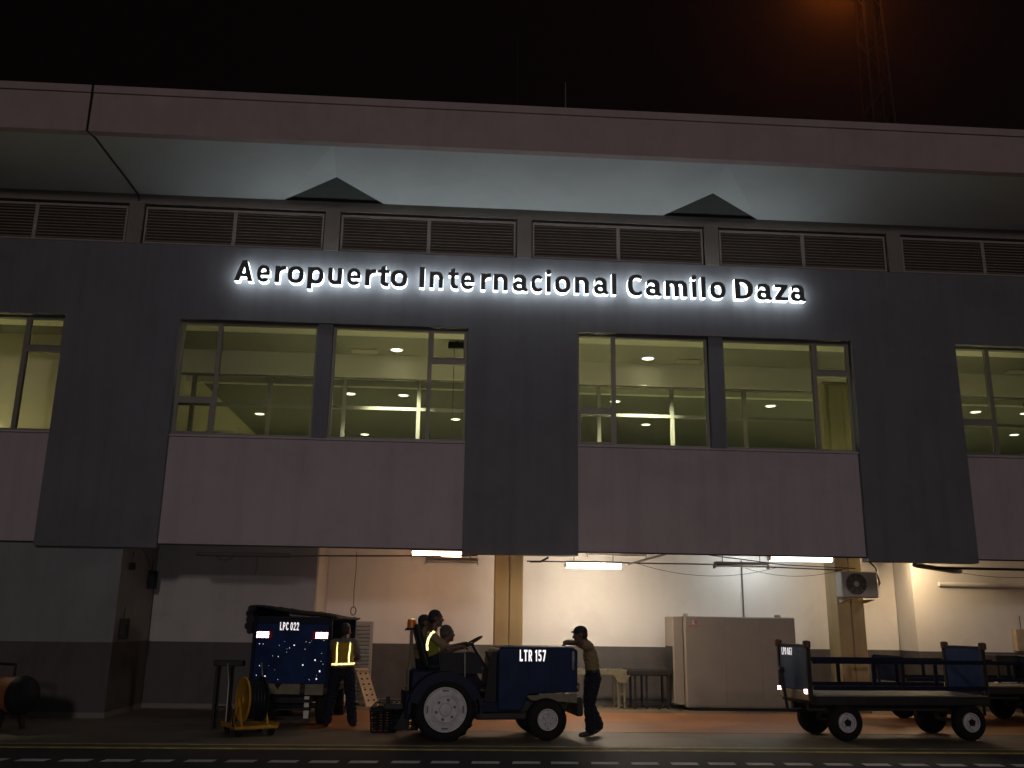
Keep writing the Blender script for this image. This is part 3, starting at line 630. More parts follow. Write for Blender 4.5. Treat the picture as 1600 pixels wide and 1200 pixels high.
# column, sign and vents inside
mb = MB(); mb.box(7.67, 8.26, 18.45, 19.0, 4.0, 6.70, 0.05); mb.box(7.78, 7.82, 18.43, 18.45, 4.0, 6.6); mb.box(8.1, 8.14, 18.43, 18.45, 4.0, 6.6)
part(mb, 'interior_column', 'room_column')
for vx in (-2.25, 4.75, 12.2):
    mb = MB(); mb.box(vx, vx + 0.55, 19.02, 19.32, 7.235, 7.25); part(mb, 'ceiling_vent', 'room_dark')
mb = MB(); mb.box(-5.9, -5.2, 22.0, 22.05, 4.0, 6.0); part(mb, 'room_wall', 'ceil_white')
mb = MB(); mb.box(6.6, 7.9, 24.0, 24.1, 4.0, 6.3); part(mb, 'room_wall', 'room_wall')

# ground floor under the overhang
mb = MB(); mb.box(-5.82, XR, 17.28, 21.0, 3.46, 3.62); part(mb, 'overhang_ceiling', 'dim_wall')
def wall_pair(name, x0, x1, y0, y1, z1, up, dz=1.21):
    z1 = max(z1, 3.46)
    mb = MB(); mb.box(x0, x1, y0, y1, dz, z1); w = part(mb, name, up)
    mb = MB(); mb.box(x0 - 0.004, x1 + 0.004, y0 - 0.006, y1, 0.09, dz); part(mb, 'dado', 'dado')
    mb = MB(); mb.box(x0 - 0.012, x1 + 0.012, y0 - 0.018, y1, 0.0, 0.09); part(mb, 'skirting', 'skirting')
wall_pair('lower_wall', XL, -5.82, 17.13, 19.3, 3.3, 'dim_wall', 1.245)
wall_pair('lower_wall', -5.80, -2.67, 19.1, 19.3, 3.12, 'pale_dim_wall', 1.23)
wall_pair('lower_wall', -2.87, -2.665, 19.32, 21.0, 3.12, 'white_wall', 1.22)
wall_pair('lower_wall', -2.66, 10.0, 20.8, 21.0, 3.12, 'white_wall')
wall_pair('lower_wall', 10.02, XR, 20.0, 21.0, 3.12, 'white_wall')
for cx in (1.20, 8.31, 15.5):
    mb = MB()
    mb.box(cx - 0.285, cx - 0.012, 19.3, 19.87, 0.0, 3.46, 0.012); mb.box(cx + 0.012, cx + 0.285, 19.3, 19.87, 0.0, 3.46, 0.012)
    mb.box(cx - 0.012, cx + 0.012, 19.325, 19.85, 0.0, 3.46)
    part(mb, 'column', 'column')
# roller shutter door in the deep wall
sh = MB(); sh.box(-2.50, -1.62, 20.74, 20.79, 0.0, 1.66, 0.008); shd = part(sh, 'shutter_door', 'fitting')
z = 0.06
while z < 1.58:
    sl = MB(); sl.prism([(20.735, z), (20.712, z + 0.02), (20.712, z + 0.05), (20.735, z + 0.07)], 'x', -2.44, -1.68)
    sl.build('slat', 'shutter', shd, off=b_loc); z += 0.078
mb = MB(); mb.box(-2.664, -2.64, 19.9, 20.15, 1.25, 1.85, 0.008); part(mb, 'door_frame_post', 'fitting')
# pipes and clutter fixed below the slab
mb = MB(); mb.tube([(-4.6, 17.35, 2.80), (-2.9, 17.35, 2.80)], 0.035, 8); part(mb, 'pipe', 'conduit')
mb = MB(); mb.tube([(-2.95, 17.4, 2.80), (-0.9, 17.75, 2.86), (0.5, 17.9, 2.9)], 0.015, 6); part(mb, 'pipe', 'conduit')
mb = MB(); mb.tube([(1.5, 18.6, 2.86), (5.2, 18.7, 2.87), (8.05, 19.0, 2.82)], 0.013, 6); part(mb, 'pipe', 'dark_metal')
mb = MB(); mb.tube([(5.0, 18.0, 3.0), (6.6, 18.3, 2.86), (8.0, 18.6, 2.84), (8.2, 18.7, 2.84)], 0.010, 6); part(mb, 'pipe', 'dark_metal')
mb = MB(); mb.tube([(1.55, 18.4, 2.84), (1.75, 18.35, 2.84), (1.9, 18.3, 2.92)], 0.02, 6); part(mb, 'pipe', 'dark_metal')
mb = MB(); mb.box(3.5, 4.3, 18.55, 18.62, 2.93, 2.97, mtx=Matrix.Translation((3.65, 0, 2.85)) @ Matrix.Rotation(-0.27, 4, 'Y') @ Matrix.Translation((-3.65, 0, -2.93))); part(mb, 'bracket', 'fitting')
mb = MB(); mb.tube([(6.50, 20.77, 3.1), (6.50, 20.77, 1.84)], 0.018, 8); part(mb, 'conduit', 'conduit')
mb = MB(); mb.tube([(8.9, 17.6, 2.86), (10.2, 18.6, 2.82), (10.9, 19.6, 2.88)], 0.05, 8); part(mb, 'pipe', 'conduit')
mb = MB(); mb.tube([(9.2, 17.4, 2.80), (11.8, 17.5, 2.80), (13, 17.6, 2.78)], 0.025, 8); part(mb, 'pipe', 'dark_metal')
mb = MB(); mb.tube([(10.6, 19.97, 2.62), (13.2, 19.97, 2.60)], 0.05, 8); part(mb, 'pipe', 'white_wall')
# loose cables
for pts in (sag((3.6, 18.4, 2.86), (6.6, 18.6, 2.84), 0.22), sag((5.9, 18.6, 2.80), (8.05, 18.8, 2.85), 0.16), sag((-4.3, 17.4, 2.80), (-3.9, 17.4, 2.80), 0.10),
            [(-3.62, 17.6, 2.86), (-3.56, 17.62, 2.75), (-3.55, 17.62, 2.6), (-3.58, 17.62, 2.45)], sag((9.4, 17.5, 2.78), (12.0, 17.6, 2.76), 0.12),
            [(-5.5, 17.2, 2.86), (-5.42, 17.25, 2.7), (-5.36, 17.3, 2.55)]):
    mb = MB(); mb.tube(pts, 0.005, 5); part(mb, 'cable', 'cable')

# rope with a loop hanging from the slab
rope = thing('hanging_rope', 'thin rope with a small loop hanging in front of the wall above the shutter', 'rope', (-2.02, 20.3, 1.80))
mb = MB(); mb.tube([(0, 0, 1.3), (0.01, 0, 0.9), (-0.01, 0, 0.5), (0, 0, 0.16)], 0.008, 6); mb.build('strand', 'conduit', rope)
mb = MB(); mb.tube([(0.055 * math.sin(a), 0, 0.07 + 0.085 * math.cos(a)) for a in [2 * math.pi * k / 14 for k in range(14)]], 0.012, 6, True); mb.build('loop', 'conduit', rope)

# ---------------------------------------------------------------- the halo-lit sign
SIGN = thing('airport_sign', 'long row of halo lit black letters on the grey upper wall', 'sign', (1.27, 16.99, 7.865))
face_cache = {}
for ch, x, w, zb in SIGN_ROW:
    cs = SIGN_GLYPHS[ch]
    xmax = max(max(c[0::2]) for c in cs); xmin = min(min(c[0::2]) for c in cs)
    sx = w / (xmax - xmin); sz = 0.412
    fm = glyph_mesh(cs, sx, sz, 0.03)
    o = mesh_obj('letter', fm, 'sign_face', SIGN, (x - xmin * sx - 1.27, -0.19, 0.0))
    lm = glyph_mesh(cs, sx, sz, 0.118)
    mesh_obj('light_body', lm, 'sign_light', o, (0, 0.031, 0.0))

# ---------------------------------------------------------------- lamps
def downlight(x, y, label, z=7.25, beam=330):
    t = thing('ceiling_downlight', label, 'ceiling light', (x, y, z), group='round ceiling downlights inside the upper floor')
    mb = MB(); mb.lathe([(0.125, 0), (0.15, 0), (0.15, -0.014), (0.125, -0.02), (0.125, -0.004)], 'z', (0, 0, 0), 24); mb.build('trim_ring', 'white_plastic', t)
    mb = MB(); mb.lathe([(0.124, -0.006), (0.0, -0.010)], 'z', (0, 0, 0), 24); mb.build('lens', 'downlight', t)
    ld = bpy.data.lights.new('downlight_beam', 'SPOT')
    ld.energy = beam * 1.35; ld.color = (1.0, 1.0, 0.63); ld.spot_size = math.radians(84); ld.spot_blend = 0.6; ld.shadow_soft_size = 0.10
    lo = bpy.data.objects.new('downlight_beam', ld); COL.objects.link(lo); lo.parent = t; lo.location = (0, 0, -0.05)
near, mid_, far, vfar = 'nearest the glass', 'in the row just past the glazed partition', 'in the deeper row beyond the partition', 'in the deepest row of the hall'
downlight(-1.28, 18.98, 'large glowing downlight high in the second wide window, nearest the glass', beam=1900)
downlight(4.11, 19.02, 'large glowing downlight high in the third wide window, nearest the glass', beam=1900)
downlight(1.41, 19.08, 'added unseen downlight behind the middle pier, brightening the corridor', beam=1900)  # extra lamp, added out of sight to brighten the corridor bulkhead
downlight(9.5, 19.08, 'corridor downlight hidden behind the right pier', beam=1900)
downlight(-10.4, 18.15, 'downlight over the cream wall in the leftmost window bay', beam=1300)
for x, lb in ((-2.67, 'left one of two downlights at mid height in the second wide window'), (-1.33, 'right one of two downlights at mid height in the second wide window'),
              (4.10, 'downlight at mid height beside the narrow pane of the third window'), (8.18, 'downlight at mid height in the fourth wide window'),
              (9.54, 'downlight half hidden beside the tan interior column'), (13.7, 'downlight in the narrow pane of the rightmost window bay'),
              (15.06, 'downlight at mid height cut by the right edge of the photo')):
    downlight(x, 23.05, lb)
for x, lb in ((-5.46, 'downlight low in the first wide window, alone in its pane'), (0.01, 'downlight low in the narrow pane right of the second wide window'),
              (5.46, 'downlight low in the third wide window, below the large one'), (11.0, 'deep downlight behind the pier between fourth window and rightmost bay'),
              (16.4, 'downlight low beside the right edge, below its neighbour')):
    downlight(x, 25.75, lb)
downlight(-2.76, 28.3, 'lowest downlight in the second wide window, close above its sill')

def batten(name, label, x, y, z, ln, lit, group, rz=0.0, wire=None):
    t = thing(name, label, 'fluorescent light', (x, y, z), rz, group)
    mb = MB(); mb.box(-ln / 2, ln / 2, -0.075, 0.075, 0.035, 0.085, 0.01); mb.build('tray', 'fitting', t)
    for s in (-1, 1):
        mb = MB(); mb.box(s * ln / 2 - 0.02, s * ln / 2 + 0.02, -0.07, 0.07, -0.045, 0.034, 0.01); mb.build('end_cap', 'white_plastic', t)
    if lit:
        mb = MB(); mb.prism([(-0.068, 0.034), (-0.06, -0.03), (-0.03, -0.055), (0.03, -0.055), (0.06, -0.03), (0.068, 0.034)], 'x', -ln / 2 + 0.021, ln / 2 - 0.021); mb.build('diffuser', lit, t)
    else:
        for s in (-0.035, 0.035):
            mb = MB(); mb.lathe([(0.016, -ln / 2 + 0.021), (0.016, ln / 2 - 0.021)], 'x', (0, s, 0.005), 10); mb.build('tube', 'white_plastic', t)
    for s in (-0.35, 0.35):
        mb = MB(); mb.tube([(s * ln, 0, 0.085), (s * ln, 0, max(0.1, 3.458 - z))], 0.008, 6); mb.build('hanger', 'dark_metal', t)
    return t
FG, UG = 'lit fluorescent battens under the overhang', 'unlit fluorescent battens under the overhang'
batten('fluorescent_batten', 'lit fluorescent batten at the left edge of the middle pier', -0.28, 18.6, 2.975, 0.99, 'tube_dim', FG)
batten('fluorescent_batten', 'lit fluorescent batten hanging lowest, right of the middle column above the leaning man', 2.86, 18.8, 2.81, 1.13, 'tube', FG)
batten('fluorescent_batten', 'lit pinkish fluorescent batten in front of the right column', 6.60, 17.42, 2.925, 1.22, 'tube_pink', FG)
batten('fluorescent_batten', 'lit cool white fluorescent batten hidden up behind the mauve panel above the cabinet', 6.65, 19.9, 3.34, 1.2, 'tube_white', FG)
batten('fluorescent_batten', 'lit fluorescent batten hidden up behind the right pier', 9.65, 19.3, 3.16, 0.9, 'tube_cool', FG, math.pi / 2)
batten('fluorescent_batten', 'lit fluorescent batten out of sight near the right end', 13.2, 18.4, 3.08, 1.2, 'tube_far', FG)
batten('unlit_batten', 'unlit fluorescent batten just under the left lit one', 0.02, 18.1, 2.78, 1.0, None, UG)
batten('unlit_batten', 'unlit fluorescent batten up behind the mauve panel right of the middle pier', 3.22, 18.2, 2.985, 1.15, None, UG)
batten('unlit_batten', 'unlit fluorescent batten over the vertical conduit on the white wall', 5.85, 18.7, 2.84, 1.1, None, UG)

# lattice mast with sodium floodlights behind the terminal
mast = thing('floodlight_mast', 'tall steel lattice mast with orange floodlights rising behind the roof', 'mast', (20.5, 40, 0))
w0_, w1_ = 0.85, 0.42
H = 35.5
def mw(z): return w0_ + (w1_ - w0_) * z / H
for sx in (-1, 1):
    for sy in (-1, 1):
        mb = MB(); mb.tube([(sx * w0_, sy * w0_, 0), (sx * w1_, sy * w1_, H)], 0.06, 6); mb.build('leg', 'mast', mast)
br = MB()
z = 0.0; k = 0
while z < H - 1.4:
    a, b = mw(z), mw(z + 1.4)
    s = 1 if k % 2 else -1
    for sd in (-1, 1):
        br.tube([(-s * a, sd * a, z), (s * b, sd * b, z + 1.4)], 0.025, 4)
        br.tube([(sd * a, -s * a, z), (sd * b, s * b, z + 1.4)], 0.025, 4)
    z += 1.4; k += 1
br = br.build('bracing', 'mast', mast); br['kind'] = 'stuff'
mb = MB(); mb.tube([(0, -0.3, 33.1), (-2.9, -0.3, 33.1)], 0.06, 6); mb.build('cross_arm', 'mast', mast)
for i, fx in enumerate((-2.75, -2.1, -1.45)):
    mb = MB(); mb.box(fx - 0.28, fx + 0.28, -0.62, -0.32, 32.62, 33.0, 0.04); h_ = mb.build('floodlight', 'mast', mast)
    mb = MB(); mb.box(fx - 0.24, fx + 0.24, -0.64, -0.625, 32.66, 32.96, 0.0); mb.build('lens', 'sodium', h_)
for x, y, z0, z1, lb in ((2.2, 18.0, 10.72, 13.2, 'short pale lightning rod on the roof edge, right of the middle pier'), (1.14, 18.0, 10.72, 14.3, 'tall thin dark antenna rod on the roof above the middle pier')):
    t = thing('antenna_rod', lb, 'antenna', (x, y, z0))
    mb = MB(); mb.tube([(0, 0, 0), (0, 0, z1 - z0)], [0.022, 0.012], 6); mb.build('rod', 'grey_metal' if x > 2 else 'mast', t)
    mb = MB(); mb.lathe([(0.09, 0.0), (0.09, 0.02), (0.04, 0.05), (0.03, 0.12)], 'z', (0, 0, 0), 12); mb.build('base', 'mast', t)
# ---------------------------------------------------------------- wheels and lettering
def wheel(parent, x, y, R, w, rim_r, side, holes=5, lugs=0, rim_mat='rim', dish=0.03):
    """tyre with a rim on its outer face; axis along y; side = -1 faces the camera"""
    mb = MB()
    mb.lathe([(rim_r, -w / 2 + 0.02), (rim_r + 0.02, -w / 2), (R - 0.06, -w / 2 - 0.004), (R - 0.02, -w / 2 + 0.02), (R - 0.004, -w / 2 + 0.05),
              (R - 0.004, w / 2 - 0.05), (R - 0.02, w / 2 - 0.02), (R - 0.06, w / 2 + 0.004), (rim_r + 0.02, w / 2), (rim_r, w / 2 - 0.02)], 'y', (0, 0, 0), 40)
    for k in range(lugs):
        a = 2 * math.pi * k / lugs
        for s in (-1, 1):
            mtx = Matrix.Rotation(-(a + s * math.pi / lugs / 2), 4, 'Y') @ Matrix.Translation((R - 0.012, 0, 0)) @ Matrix.Rotation(s * 0.6, 4, 'X')
            mb.box(-0.012, 0.012, 0.0 if s > 0 else -w * 0.52, w * 0.52 if s > 0 else 0.0, -0.02, 0.02, mtx=mtx)
    t = mb.build('wheel', 'tyre', parent)
    t.location = (x, y, R)
    f = side
    rm = MB(); rm.mat(rim_mat)
    rm.lathe([(rim_r, f * (w / 2 - 0.035)), (rim_r - 0.003, f * (w / 2 + 0.006)), (rim_r - 0.02, f * (w / 2 + 0.004)), (rim_r - 0.03, f * (w / 2 - dish)),
              (rim_r * 0.62, f * (w / 2 - dish + 0.01)), (rim_r * 0.56, f * (w / 2 - dish + 0.028)), (rim_r * 0.30, f * (w / 2 - dish + 0.028)), (rim_r * 0.26, f * (w / 2 - dish + 0.05)), (0.0, f * (w / 2 - dish + 0.055))], 'y', (0, 0, 0), 36)
    rm.mat('rim_dark')
    for k in range(holes):
        a = 2 * math.pi * (k + 0.25) / holes
        rr = rim_r * 0.44
        rm.lathe([(rim_r * 0.07, f * (w / 2 - dish + 0.02)), (rim_r * 0.07, f * (w / 2 - dish + 0.0335)), (0, f * (w / 2 - dish + 0.034))], 'y', (rr * math.cos(a), 0, rr * math.sin(a)), 10)
    for k in range(4):
        a = math.pi / 2 * k + math.pi / 2
        rr = rim_r * 0.83
        tx = (-math.sin(a), math.cos(a)); nx = (math.cos(a), math.sin(a))
        hl, hwid = rim_r * 0.16, rim_r * 0.035
        y0 = f * (w / 2 - dish + 0.014)
        q = [(nx[0] * (rr + s2 * hwid) + tx[0] * s1 * hl, y0, nx[1] * (rr + s2 * hwid) + tx[1] * s1 * hl) for s1, s2 in ((-1, -1), (1, -1), (1, 1), (-1, 1))]
        rm.add(q, [(0, 1, 2, 3)])
    if R < 0.29:
        rm.mat('hole'); rm.lathe([(rim_r * 0.36, f * (w / 2 - dish + 0.026)), (rim_r * 0.34, f * (w / 2 - dish + 0.045)), (rim_r * 0.18, f * (w / 2 - dish + 0.062)), (0, f * (w / 2 - dish + 0.064))], 'y', (0, 0, 0), 20)
    rm.build('rim', None, t)
    return t

def lettering(text, h, aspect, depth, parent, origin, mat, rot=None, gap=0.12, name='plate_letter', slant=0):
    """raised letters along +x in the parent's frame, facing -y"""
    x = 0.0
    holder = parent
    for ch in text:
        if ch == ' ':
            x += 0.34 * h * aspect; continue
        cs = PLATE_GLYPHS[ch]
        xn = min(min(c[0::2]) for c in cs)
        cs = [[v - xn if k % 2 == 0 else v for k, v in enumerate(c)] for c in cs]
        me = glyph_mesh(cs, h * aspect, h, depth)
        o = mesh_obj(name, me, mat, holder)
        loc = Matrix.Translation(origin) @ (rot or Matrix.Identity(4)) @ Matrix.Translation((x, -depth, 0))
        o.matrix_local = loc
        xm = max(max(c[0::2]) for c in cs)
        x += (xm + gap) * h * aspect
    return x

# ---------------------------------------------------------------- tow tractor
TR = thing('tow_tractor', 'blue tow tractor with pale grey wheel rims carrying three men', 'tractor', (0.0, 14.78, 0), math.radians(6.5))
# local: +x ahead, -y toward the photographer
for x, R, w, rr, hl, lg in ((-0.09, 0.445, 0.30, 0.312, 6, 20), (1.43, 0.298, 0.20, 0.155, 5, 0)):
    for s in (-1, 1):
        wheel(TR, x, s * 0.50, R, w, rr, s, hl, lg, 'rim', 0.014)
mb = MB(); mb.box(-0.30, 1.80, -0.22, 0.22, 0.36, 0.58, 0.02); mb.build('chassis', 'dark_metal', TR)
mb = MB(); mb.tube([(-0.09, -0.36, 0.44), (-0.09, 0.36, 0.44)], 0.05, 10); mb.build('axle', 'dark_metal', TR)
mb = MB(); mb.tube([(1.43, -0.42, 0.295), (1.43, 0.42, 0.295)], 0.035, 10); mb.build('axle', 'dark_metal', TR)
mb = MB(); mb.box(0.40, 1.25, -0.30, 0.30, 0.27, 0.38, 0.02); mb.build('sump_guard', 'dark_metal', TR)
# hood with a slightly curved top and a cut for the front wheel
mb = MB()
mb.prism([(0.70, 0.42), (1.06, 0.42), (1.16, 0.64), (1.90, 0.68), (1.915, 1.27), (1.86, 1.31), (0.72, 1.295), (0.70, 1.27)], 'y', -0.49, 0.49)
hd = mb.build('hood', 'blue', TR)
hb = hd.modifiers.new('soft_edges', 'BEVEL'); hb.width = 0.018; hb.segments = 2; hb.limit_method = 'ANGLE'
mb = MB(); mb.box(0.735, 1.855, -0.485, 0.485, 1.305, 1.322, 0.008); mb.build('hood_lid', 'blue_faded', TR)
for lx in (1.02, 1.5):
    mb = MB(); mb.box(lx, lx + 0.004, -0.494, -0.488, 0.72, 1.24); mb.build('panel_seam', 'hole', TR)
mb = MB(); mb.box(1.915, 1.93, -0.40, 0.40, 0.78, 1.22, 0.006); g = mb.build('grille', 'dark_metal', TR)
for k in range(8):
    mb = MB(); mb.box(1.93, 1.942, -0.37, 0.37, 0.82 + k * 0.048, 0.84 + k * 0.048); mb.build('grille_bar', 'grey_metal', g)
for s in (-1, 1):
    mb = MB(); mb.lathe([(0.075, 0), (0.075, 0.035), (0.055, 0.05), (0, 0.058)], 'x', (1.915, s * 0.33, 0.74), 16); mb.build('headlight', 'chrome', TR)
mb = MB(); mb.box(1.90, 2.0, -0.46, 0.46, 0.33, 0.60, 0.02); mb.build('front_bumper', 'dark_metal', TR)
mb = MB(); mb.prism([(1.10, 0.625), (1.92, 0.66), (1.90, 0.52), (1.70, 0.54), (1.22, 0.56)], 'y', -0.475, -0.43); mb.build('wheel_arch', 'khaki', TR)
mb = MB(); mb.box(1.82, 1.86, -0.50, -0.47, 1.0, 1.26, 0.004); mb.build('hood_latch', 'chrome', TR)
lettering('LTR 157', 0.165, 0.50, 0.004, TR, (1.02, -0.4915, 1.115), 'retro_white', gap=0.22)
# floor, footwell, rear body and fenders
mb = MB(); mb.prism([(-0.42, 0.58), (0.30, 0.50), (0.36, 0.40), (0.72, 0.40), (0.72, 0.52), (0.42, 0.54), (0.34, 0.62), (-0.42, 0.70)], 'y', -0.46, 0.46); mb.build('step_floor', 'blue_dark', TR)
for s in (-1, 1):
    n = 14
    outer = [(-0.09 + 0.545 * math.cos(a), 0.44 + 0.53 * math.sin(a)) for a in [math.radians(-6 + 192 * k / n) for k in range(n + 1)]]
    inner = [(-0.09 + 0.500 * math.cos(a), 0.44 + 0.485 * math.sin(a)) for a in [math.radians(-6 + 192 * k / n) for k in range(n, -1, -1)]]
    mb = MB(); mb.prism(outer + inner, 'y', -0.66 if s < 0 else 0.30, -0.30 if s < 0 else 0.66)
    inner2 = [(-0.09 + 0.40 * math.cos(a), 0.44 + 0.40 * math.sin(a)) for a in [math.radians(18 + 150 * k / n) for k in range(n, -1, -1)]]
    outer2 = [(-0.09 + 0.54 * math.cos(a), 0.44 + 0.525 * math.sin(a)) for a in [math.radians(18 + 150 * k / n) for k in range(n + 1)]]
    mb.prism(outer2 + inner2, 'y', s * 0.675 - 0.01, s * 0.675 + 0.01); mb.build('fender', 'blue_dark', TR)
mb = MB(); mb.prism([(-0.16, 0.93), (0.50, 0.93), (0.42, 1.19), (0.34, 1.235), (-0.16, 1.22)], 'y', -0.40, -0.37); mb.build('side_panel', 'black_plastic', TR)
mb = MB(); mb.box(-0.58, 0.06, -0.32, 0.32, 0.56, 0.98, 0.03); mb.build('rear_body', 'blue_dark', TR)
mb = MB(); mb.box(-0.66, -0.56, -0.44, 0.44, 0.30, 0.66, 0.02); mb.build('rear_bumper', 'blue_dark', TR)
mb = MB(); mb.prism([(-0.80, 0.16), (-0.60, 0.14), (-0.60, 0.42), (-0.66, 0.42)], 'y', -0.40, -0.34); mb.build('mud_flap', 'black_plastic', TR)
mb = MB(); mb.box(-0.94, -0.66, -0.06, 0.06, 0.40, 0.48, 0.01); mb.lathe([(0.03, 0.44), (0.03, 0.58)], 'z', (-0.88, 0, 0), 10); mb.build('tow_hitch', 'dark_metal', TR)
# seat
mb = MB(); mb.box(-0.34, 0.10, -0.27, 0.27, 0.98, 1.06, 0.035); mb.build('seat', 'seat', TR)
mb = MB(); mb.box(-0.05, 0.05, -0.26, 0.26, 0.0, 0.66, 0.04, mtx=Matrix.Translation((-0.32, 0, 1.0)) @ Matrix.Rotation(-0.30, 4, 'Y')); mb.build('backrest', 'seat', TR)
mb = MB(); mb.tube([(-0.15, -0.30, 1.02), (-0.17, -0.30, 1.22), (0.04, -0.30, 1.24)], 0.018, 8); mb.build('armrest', 'dark_metal', TR)
# dash, steering column and wheel
mb = MB(); mb.prism([(0.52, 0.52), (0.72, 0.52), (0.72, 1.24), (0.64, 1.24), (0.60, 1.05)], 'y', -0.30, 0.30); mb.build('dashboard', 'black_plastic', TR)
mb = MB(); mb.tube([(0.60, 0, 0.95), (0.36, 0, 1.36)], 0.025, 8); st = mb.build('steering_column', 'black_plastic', TR)
rot = Matrix.Translation((0.35, 0, 1.365)) @ Matrix.Rotation(-0.52, 4, 'Y')
mb = MB(); mb.tube([rot @ Vector((0.185 * math.cos(a), 0.185 * math.sin(a), 0)) for a in [2 * math.pi * k / 28 for k in range(28)]], 0.015, 8, True)
for a in (0.5, 2.6, 4.7):
    mb.tube([rot @ Vector((0, 0, -0.01)), rot @ Vector((0.18 * math.cos(a), 0.18 * math.sin(a), 0))], 0.009, 6)
mb.build('steering_wheel', 'black_plastic', TR)
mb = MB(); mb.tube([(0.66, -0.18, 1.0), (0.56, -0.20, 1.22)], 0.012, 6); mb.lathe([(0.0, 0), (0.022, 0.01), (0.022, 0.03), (0, 0.04)], 'z', (0.56, -0.20, 1.21), 10); mb.build('gear_lever', 'black_plastic', TR)
mb = MB(); mb.tube([(0.22, -0.44, 0.55), (0.20, -0.44, 1.22)], 0.013, 6); mb.build('grab_rail', 'grey_metal', TR)
# beacon on its pole
mb = MB(); mb.tube([(-0.56, 0.05, 0.56), (-0.565, 0.05, 1.53)], 0.024, 8); mb.lathe([(0.055, 0.55), (0.055, 0.86), (0.048, 0.96), (0.026, 1.02)], 'z', (-0.562, 0.05, 0), 12); pole = mb.build('beacon_pole', 'khaki', TR)
mb = MB(); mb.lathe([(0.105, 1.535), (0.105, 1.555), (0.08, 1.575)], 'z', (-0.565, 0.05, 0), 18); mb.build('beacon_base', 'black_plastic', pole)
mb = MB(); mb.lathe([(0.072, 1.575), (0.07, 1.66), (0.06, 1.70), (0.0, 1.71)], 'z', (-0.565, 0.05, 0), 18); mb.build('beacon', 'amber', pole)
# box seat on the far side for the passengers
mb = MB(); mb.box(0.00, 0.30, 0.30, 0.62, 0.56, 0.78, 0.02); mb.build('side_seat', 'seat', TR)

# ---------------------------------------------------------------- flat baggage cart
def flat_cart(loc, rz, label, z1=1.38, panels=('blue_faded', 'blue_cart'), bumpers=True, lamps=True):
    t = thing('flat_baggage_cart', label, 'baggage cart', loc, rz, 'blue flat baggage carts on the right')
    # local: +x along the deck, -y toward the photographer
    mb = MB(); mb.box(-1.42, 1.50, -0.58, 0.58, 0.52, 0.645, 0.015); mb.build('deck_frame', 'dark_metal', t)
    for k in range(7):
        y0 = -0.56 + k * 0.16
        mb = MB(); mb.box(-1.40, 1.48, y0, y0 + 0.152, 0.646, 0.668 + 0.003 * (k % 2), 0.004); mb.build('deck_board', 'deck', t)
    for ex, sgn, pm in ((-1.46, -1, panels[0]), (1.50, 1, panels[1])):
        mb = MB(); mb.box(ex - 0.02, ex + 0.02, -0.46, 0.46, 0.72, z1, 0.012); mb.build('end_panel', pm, t)
        mb = MB()
        for s in (-1, 1):
            mb.box(ex - 0.035, ex + 0.035, s * 0.495 - 0.035, s * 0.495 + 0.035, 0.60, z1 + 0.01, 0.012)
        mb.box(ex - 0.034, ex + 0.034, -0.46, 0.46, z1, z1 + 0.03, 0.01)
        mb.build('end_frame', 'dark_metal', t)
        for s in (-1, 1) if bumpers else ():
            mb = MB(); mb.lathe([(0.05, -0.02), (0.06, -0.01), (0.06, 0.07), (0.045, 0.085), (0, 0.09)], 'z', (ex + sgn * 0.01, s * 0.50, z1 + 0.0), 14); mb.build('corner_bumper', 'cap_red', t)
    for s in (-1, 1):
        for z in (0.74, min(1.13, z1 - 0.12)):
            mb = MB(); mb.box(-1.42, 1.47, s * 0.555 - 0.018, s * 0.555 + 0.018, z, z + 0.065, 0.008); mb.build('side_rail', 'blue_dark', t)
        for x in (-0.42, 0.62):
            mb = MB(); mb.box(x - 0.03, x + 0.03, s * 0.555 - 0.016, s * 0.555 + 0.016, 0.806, min(1.13, z1 - 0.12) - 0.001, 0.006); mb.build('rail_post', 'blue_dark', t)
    mb = MB(); mb.box(-1.505, -1.482, -0.52, 0.52, 0.585, 0.72, 0.005); mb.build('lamp_bar', 'khaki', t)
    for y in (-0.46, 0.47) if lamps else ():
        mb = MB(); mb.box(-1.515, -1.506, y - 0.06, y + 0.06, 0.68, 0.75, 0.004); mb.build('tail_lamp', 'retro_red', t)
    # running gear
    for x in (-0.93, 1.13):
        mb = MB(); mb.tube([(x, -0.46, 0.26), (x, 0.46, 0.26)], 0.035, 10); mb.box(x - 0.12, x + 0.12, -0.34, 0.34, 0.36, 0.515, 0.02); mb.tube([(x, 0.3, 0.27), (x, 0.3, 0.4)], 0.05, 8); mb.tube([(x, -0.3, 0.27), (x, -0.3, 0.4)], 0.05, 8); mb.build('axle', 'dark_metal', t)
        for s in (-1, 1):
            wheel(t, x, s * 0.50, 0.275, 0.17, 0.145, s, 5, 0, 'rim', 0.02)
    mb = MB(); mb.box(-1.40, 1.40, -0.30, -0.22, 0.42, 0.52); mb.box(-1.40, 1.40, 0.22, 0.30, 0.42, 0.52); mb.build('chassis_rail', 'dark_metal', t)
    mb = MB(); mb.tube([(-0.93, 0.1, 0.38), (-1.55, 0.12, 0.40), (-1.62, 0.12, 0.98)], 0.028, 8); mb.lathe([(0.03, -0.05), (0.055, 0), (0.03, 0.05)], 'z', (-1.62, 0.12, 1.0), 12); mb.build('draw_bar', 'dark_metal', t)
    return t
CA = math.radians(5.5)
c1 = flat_cart((6.93, 15.18, 0), CA, 'nearest flat baggage cart with numbered faded blue end panel on the right')
R90 = Matrix.Rotation(-math.pi / 2, 4, 'Z')
lettering('LPD 067', 0.115, 0.62, 0.004, c1, (-1.4815, 0.36, 1.235), 'retro_white', rot=R90, gap=0.24)
flat_cart((9.75, 17.9, 0), math.radians(4), 'low dark flat baggage cart standing behind the nearest one, under the right overhang', 1.16, ('blue_dark', 'blue_dark'), False, False)

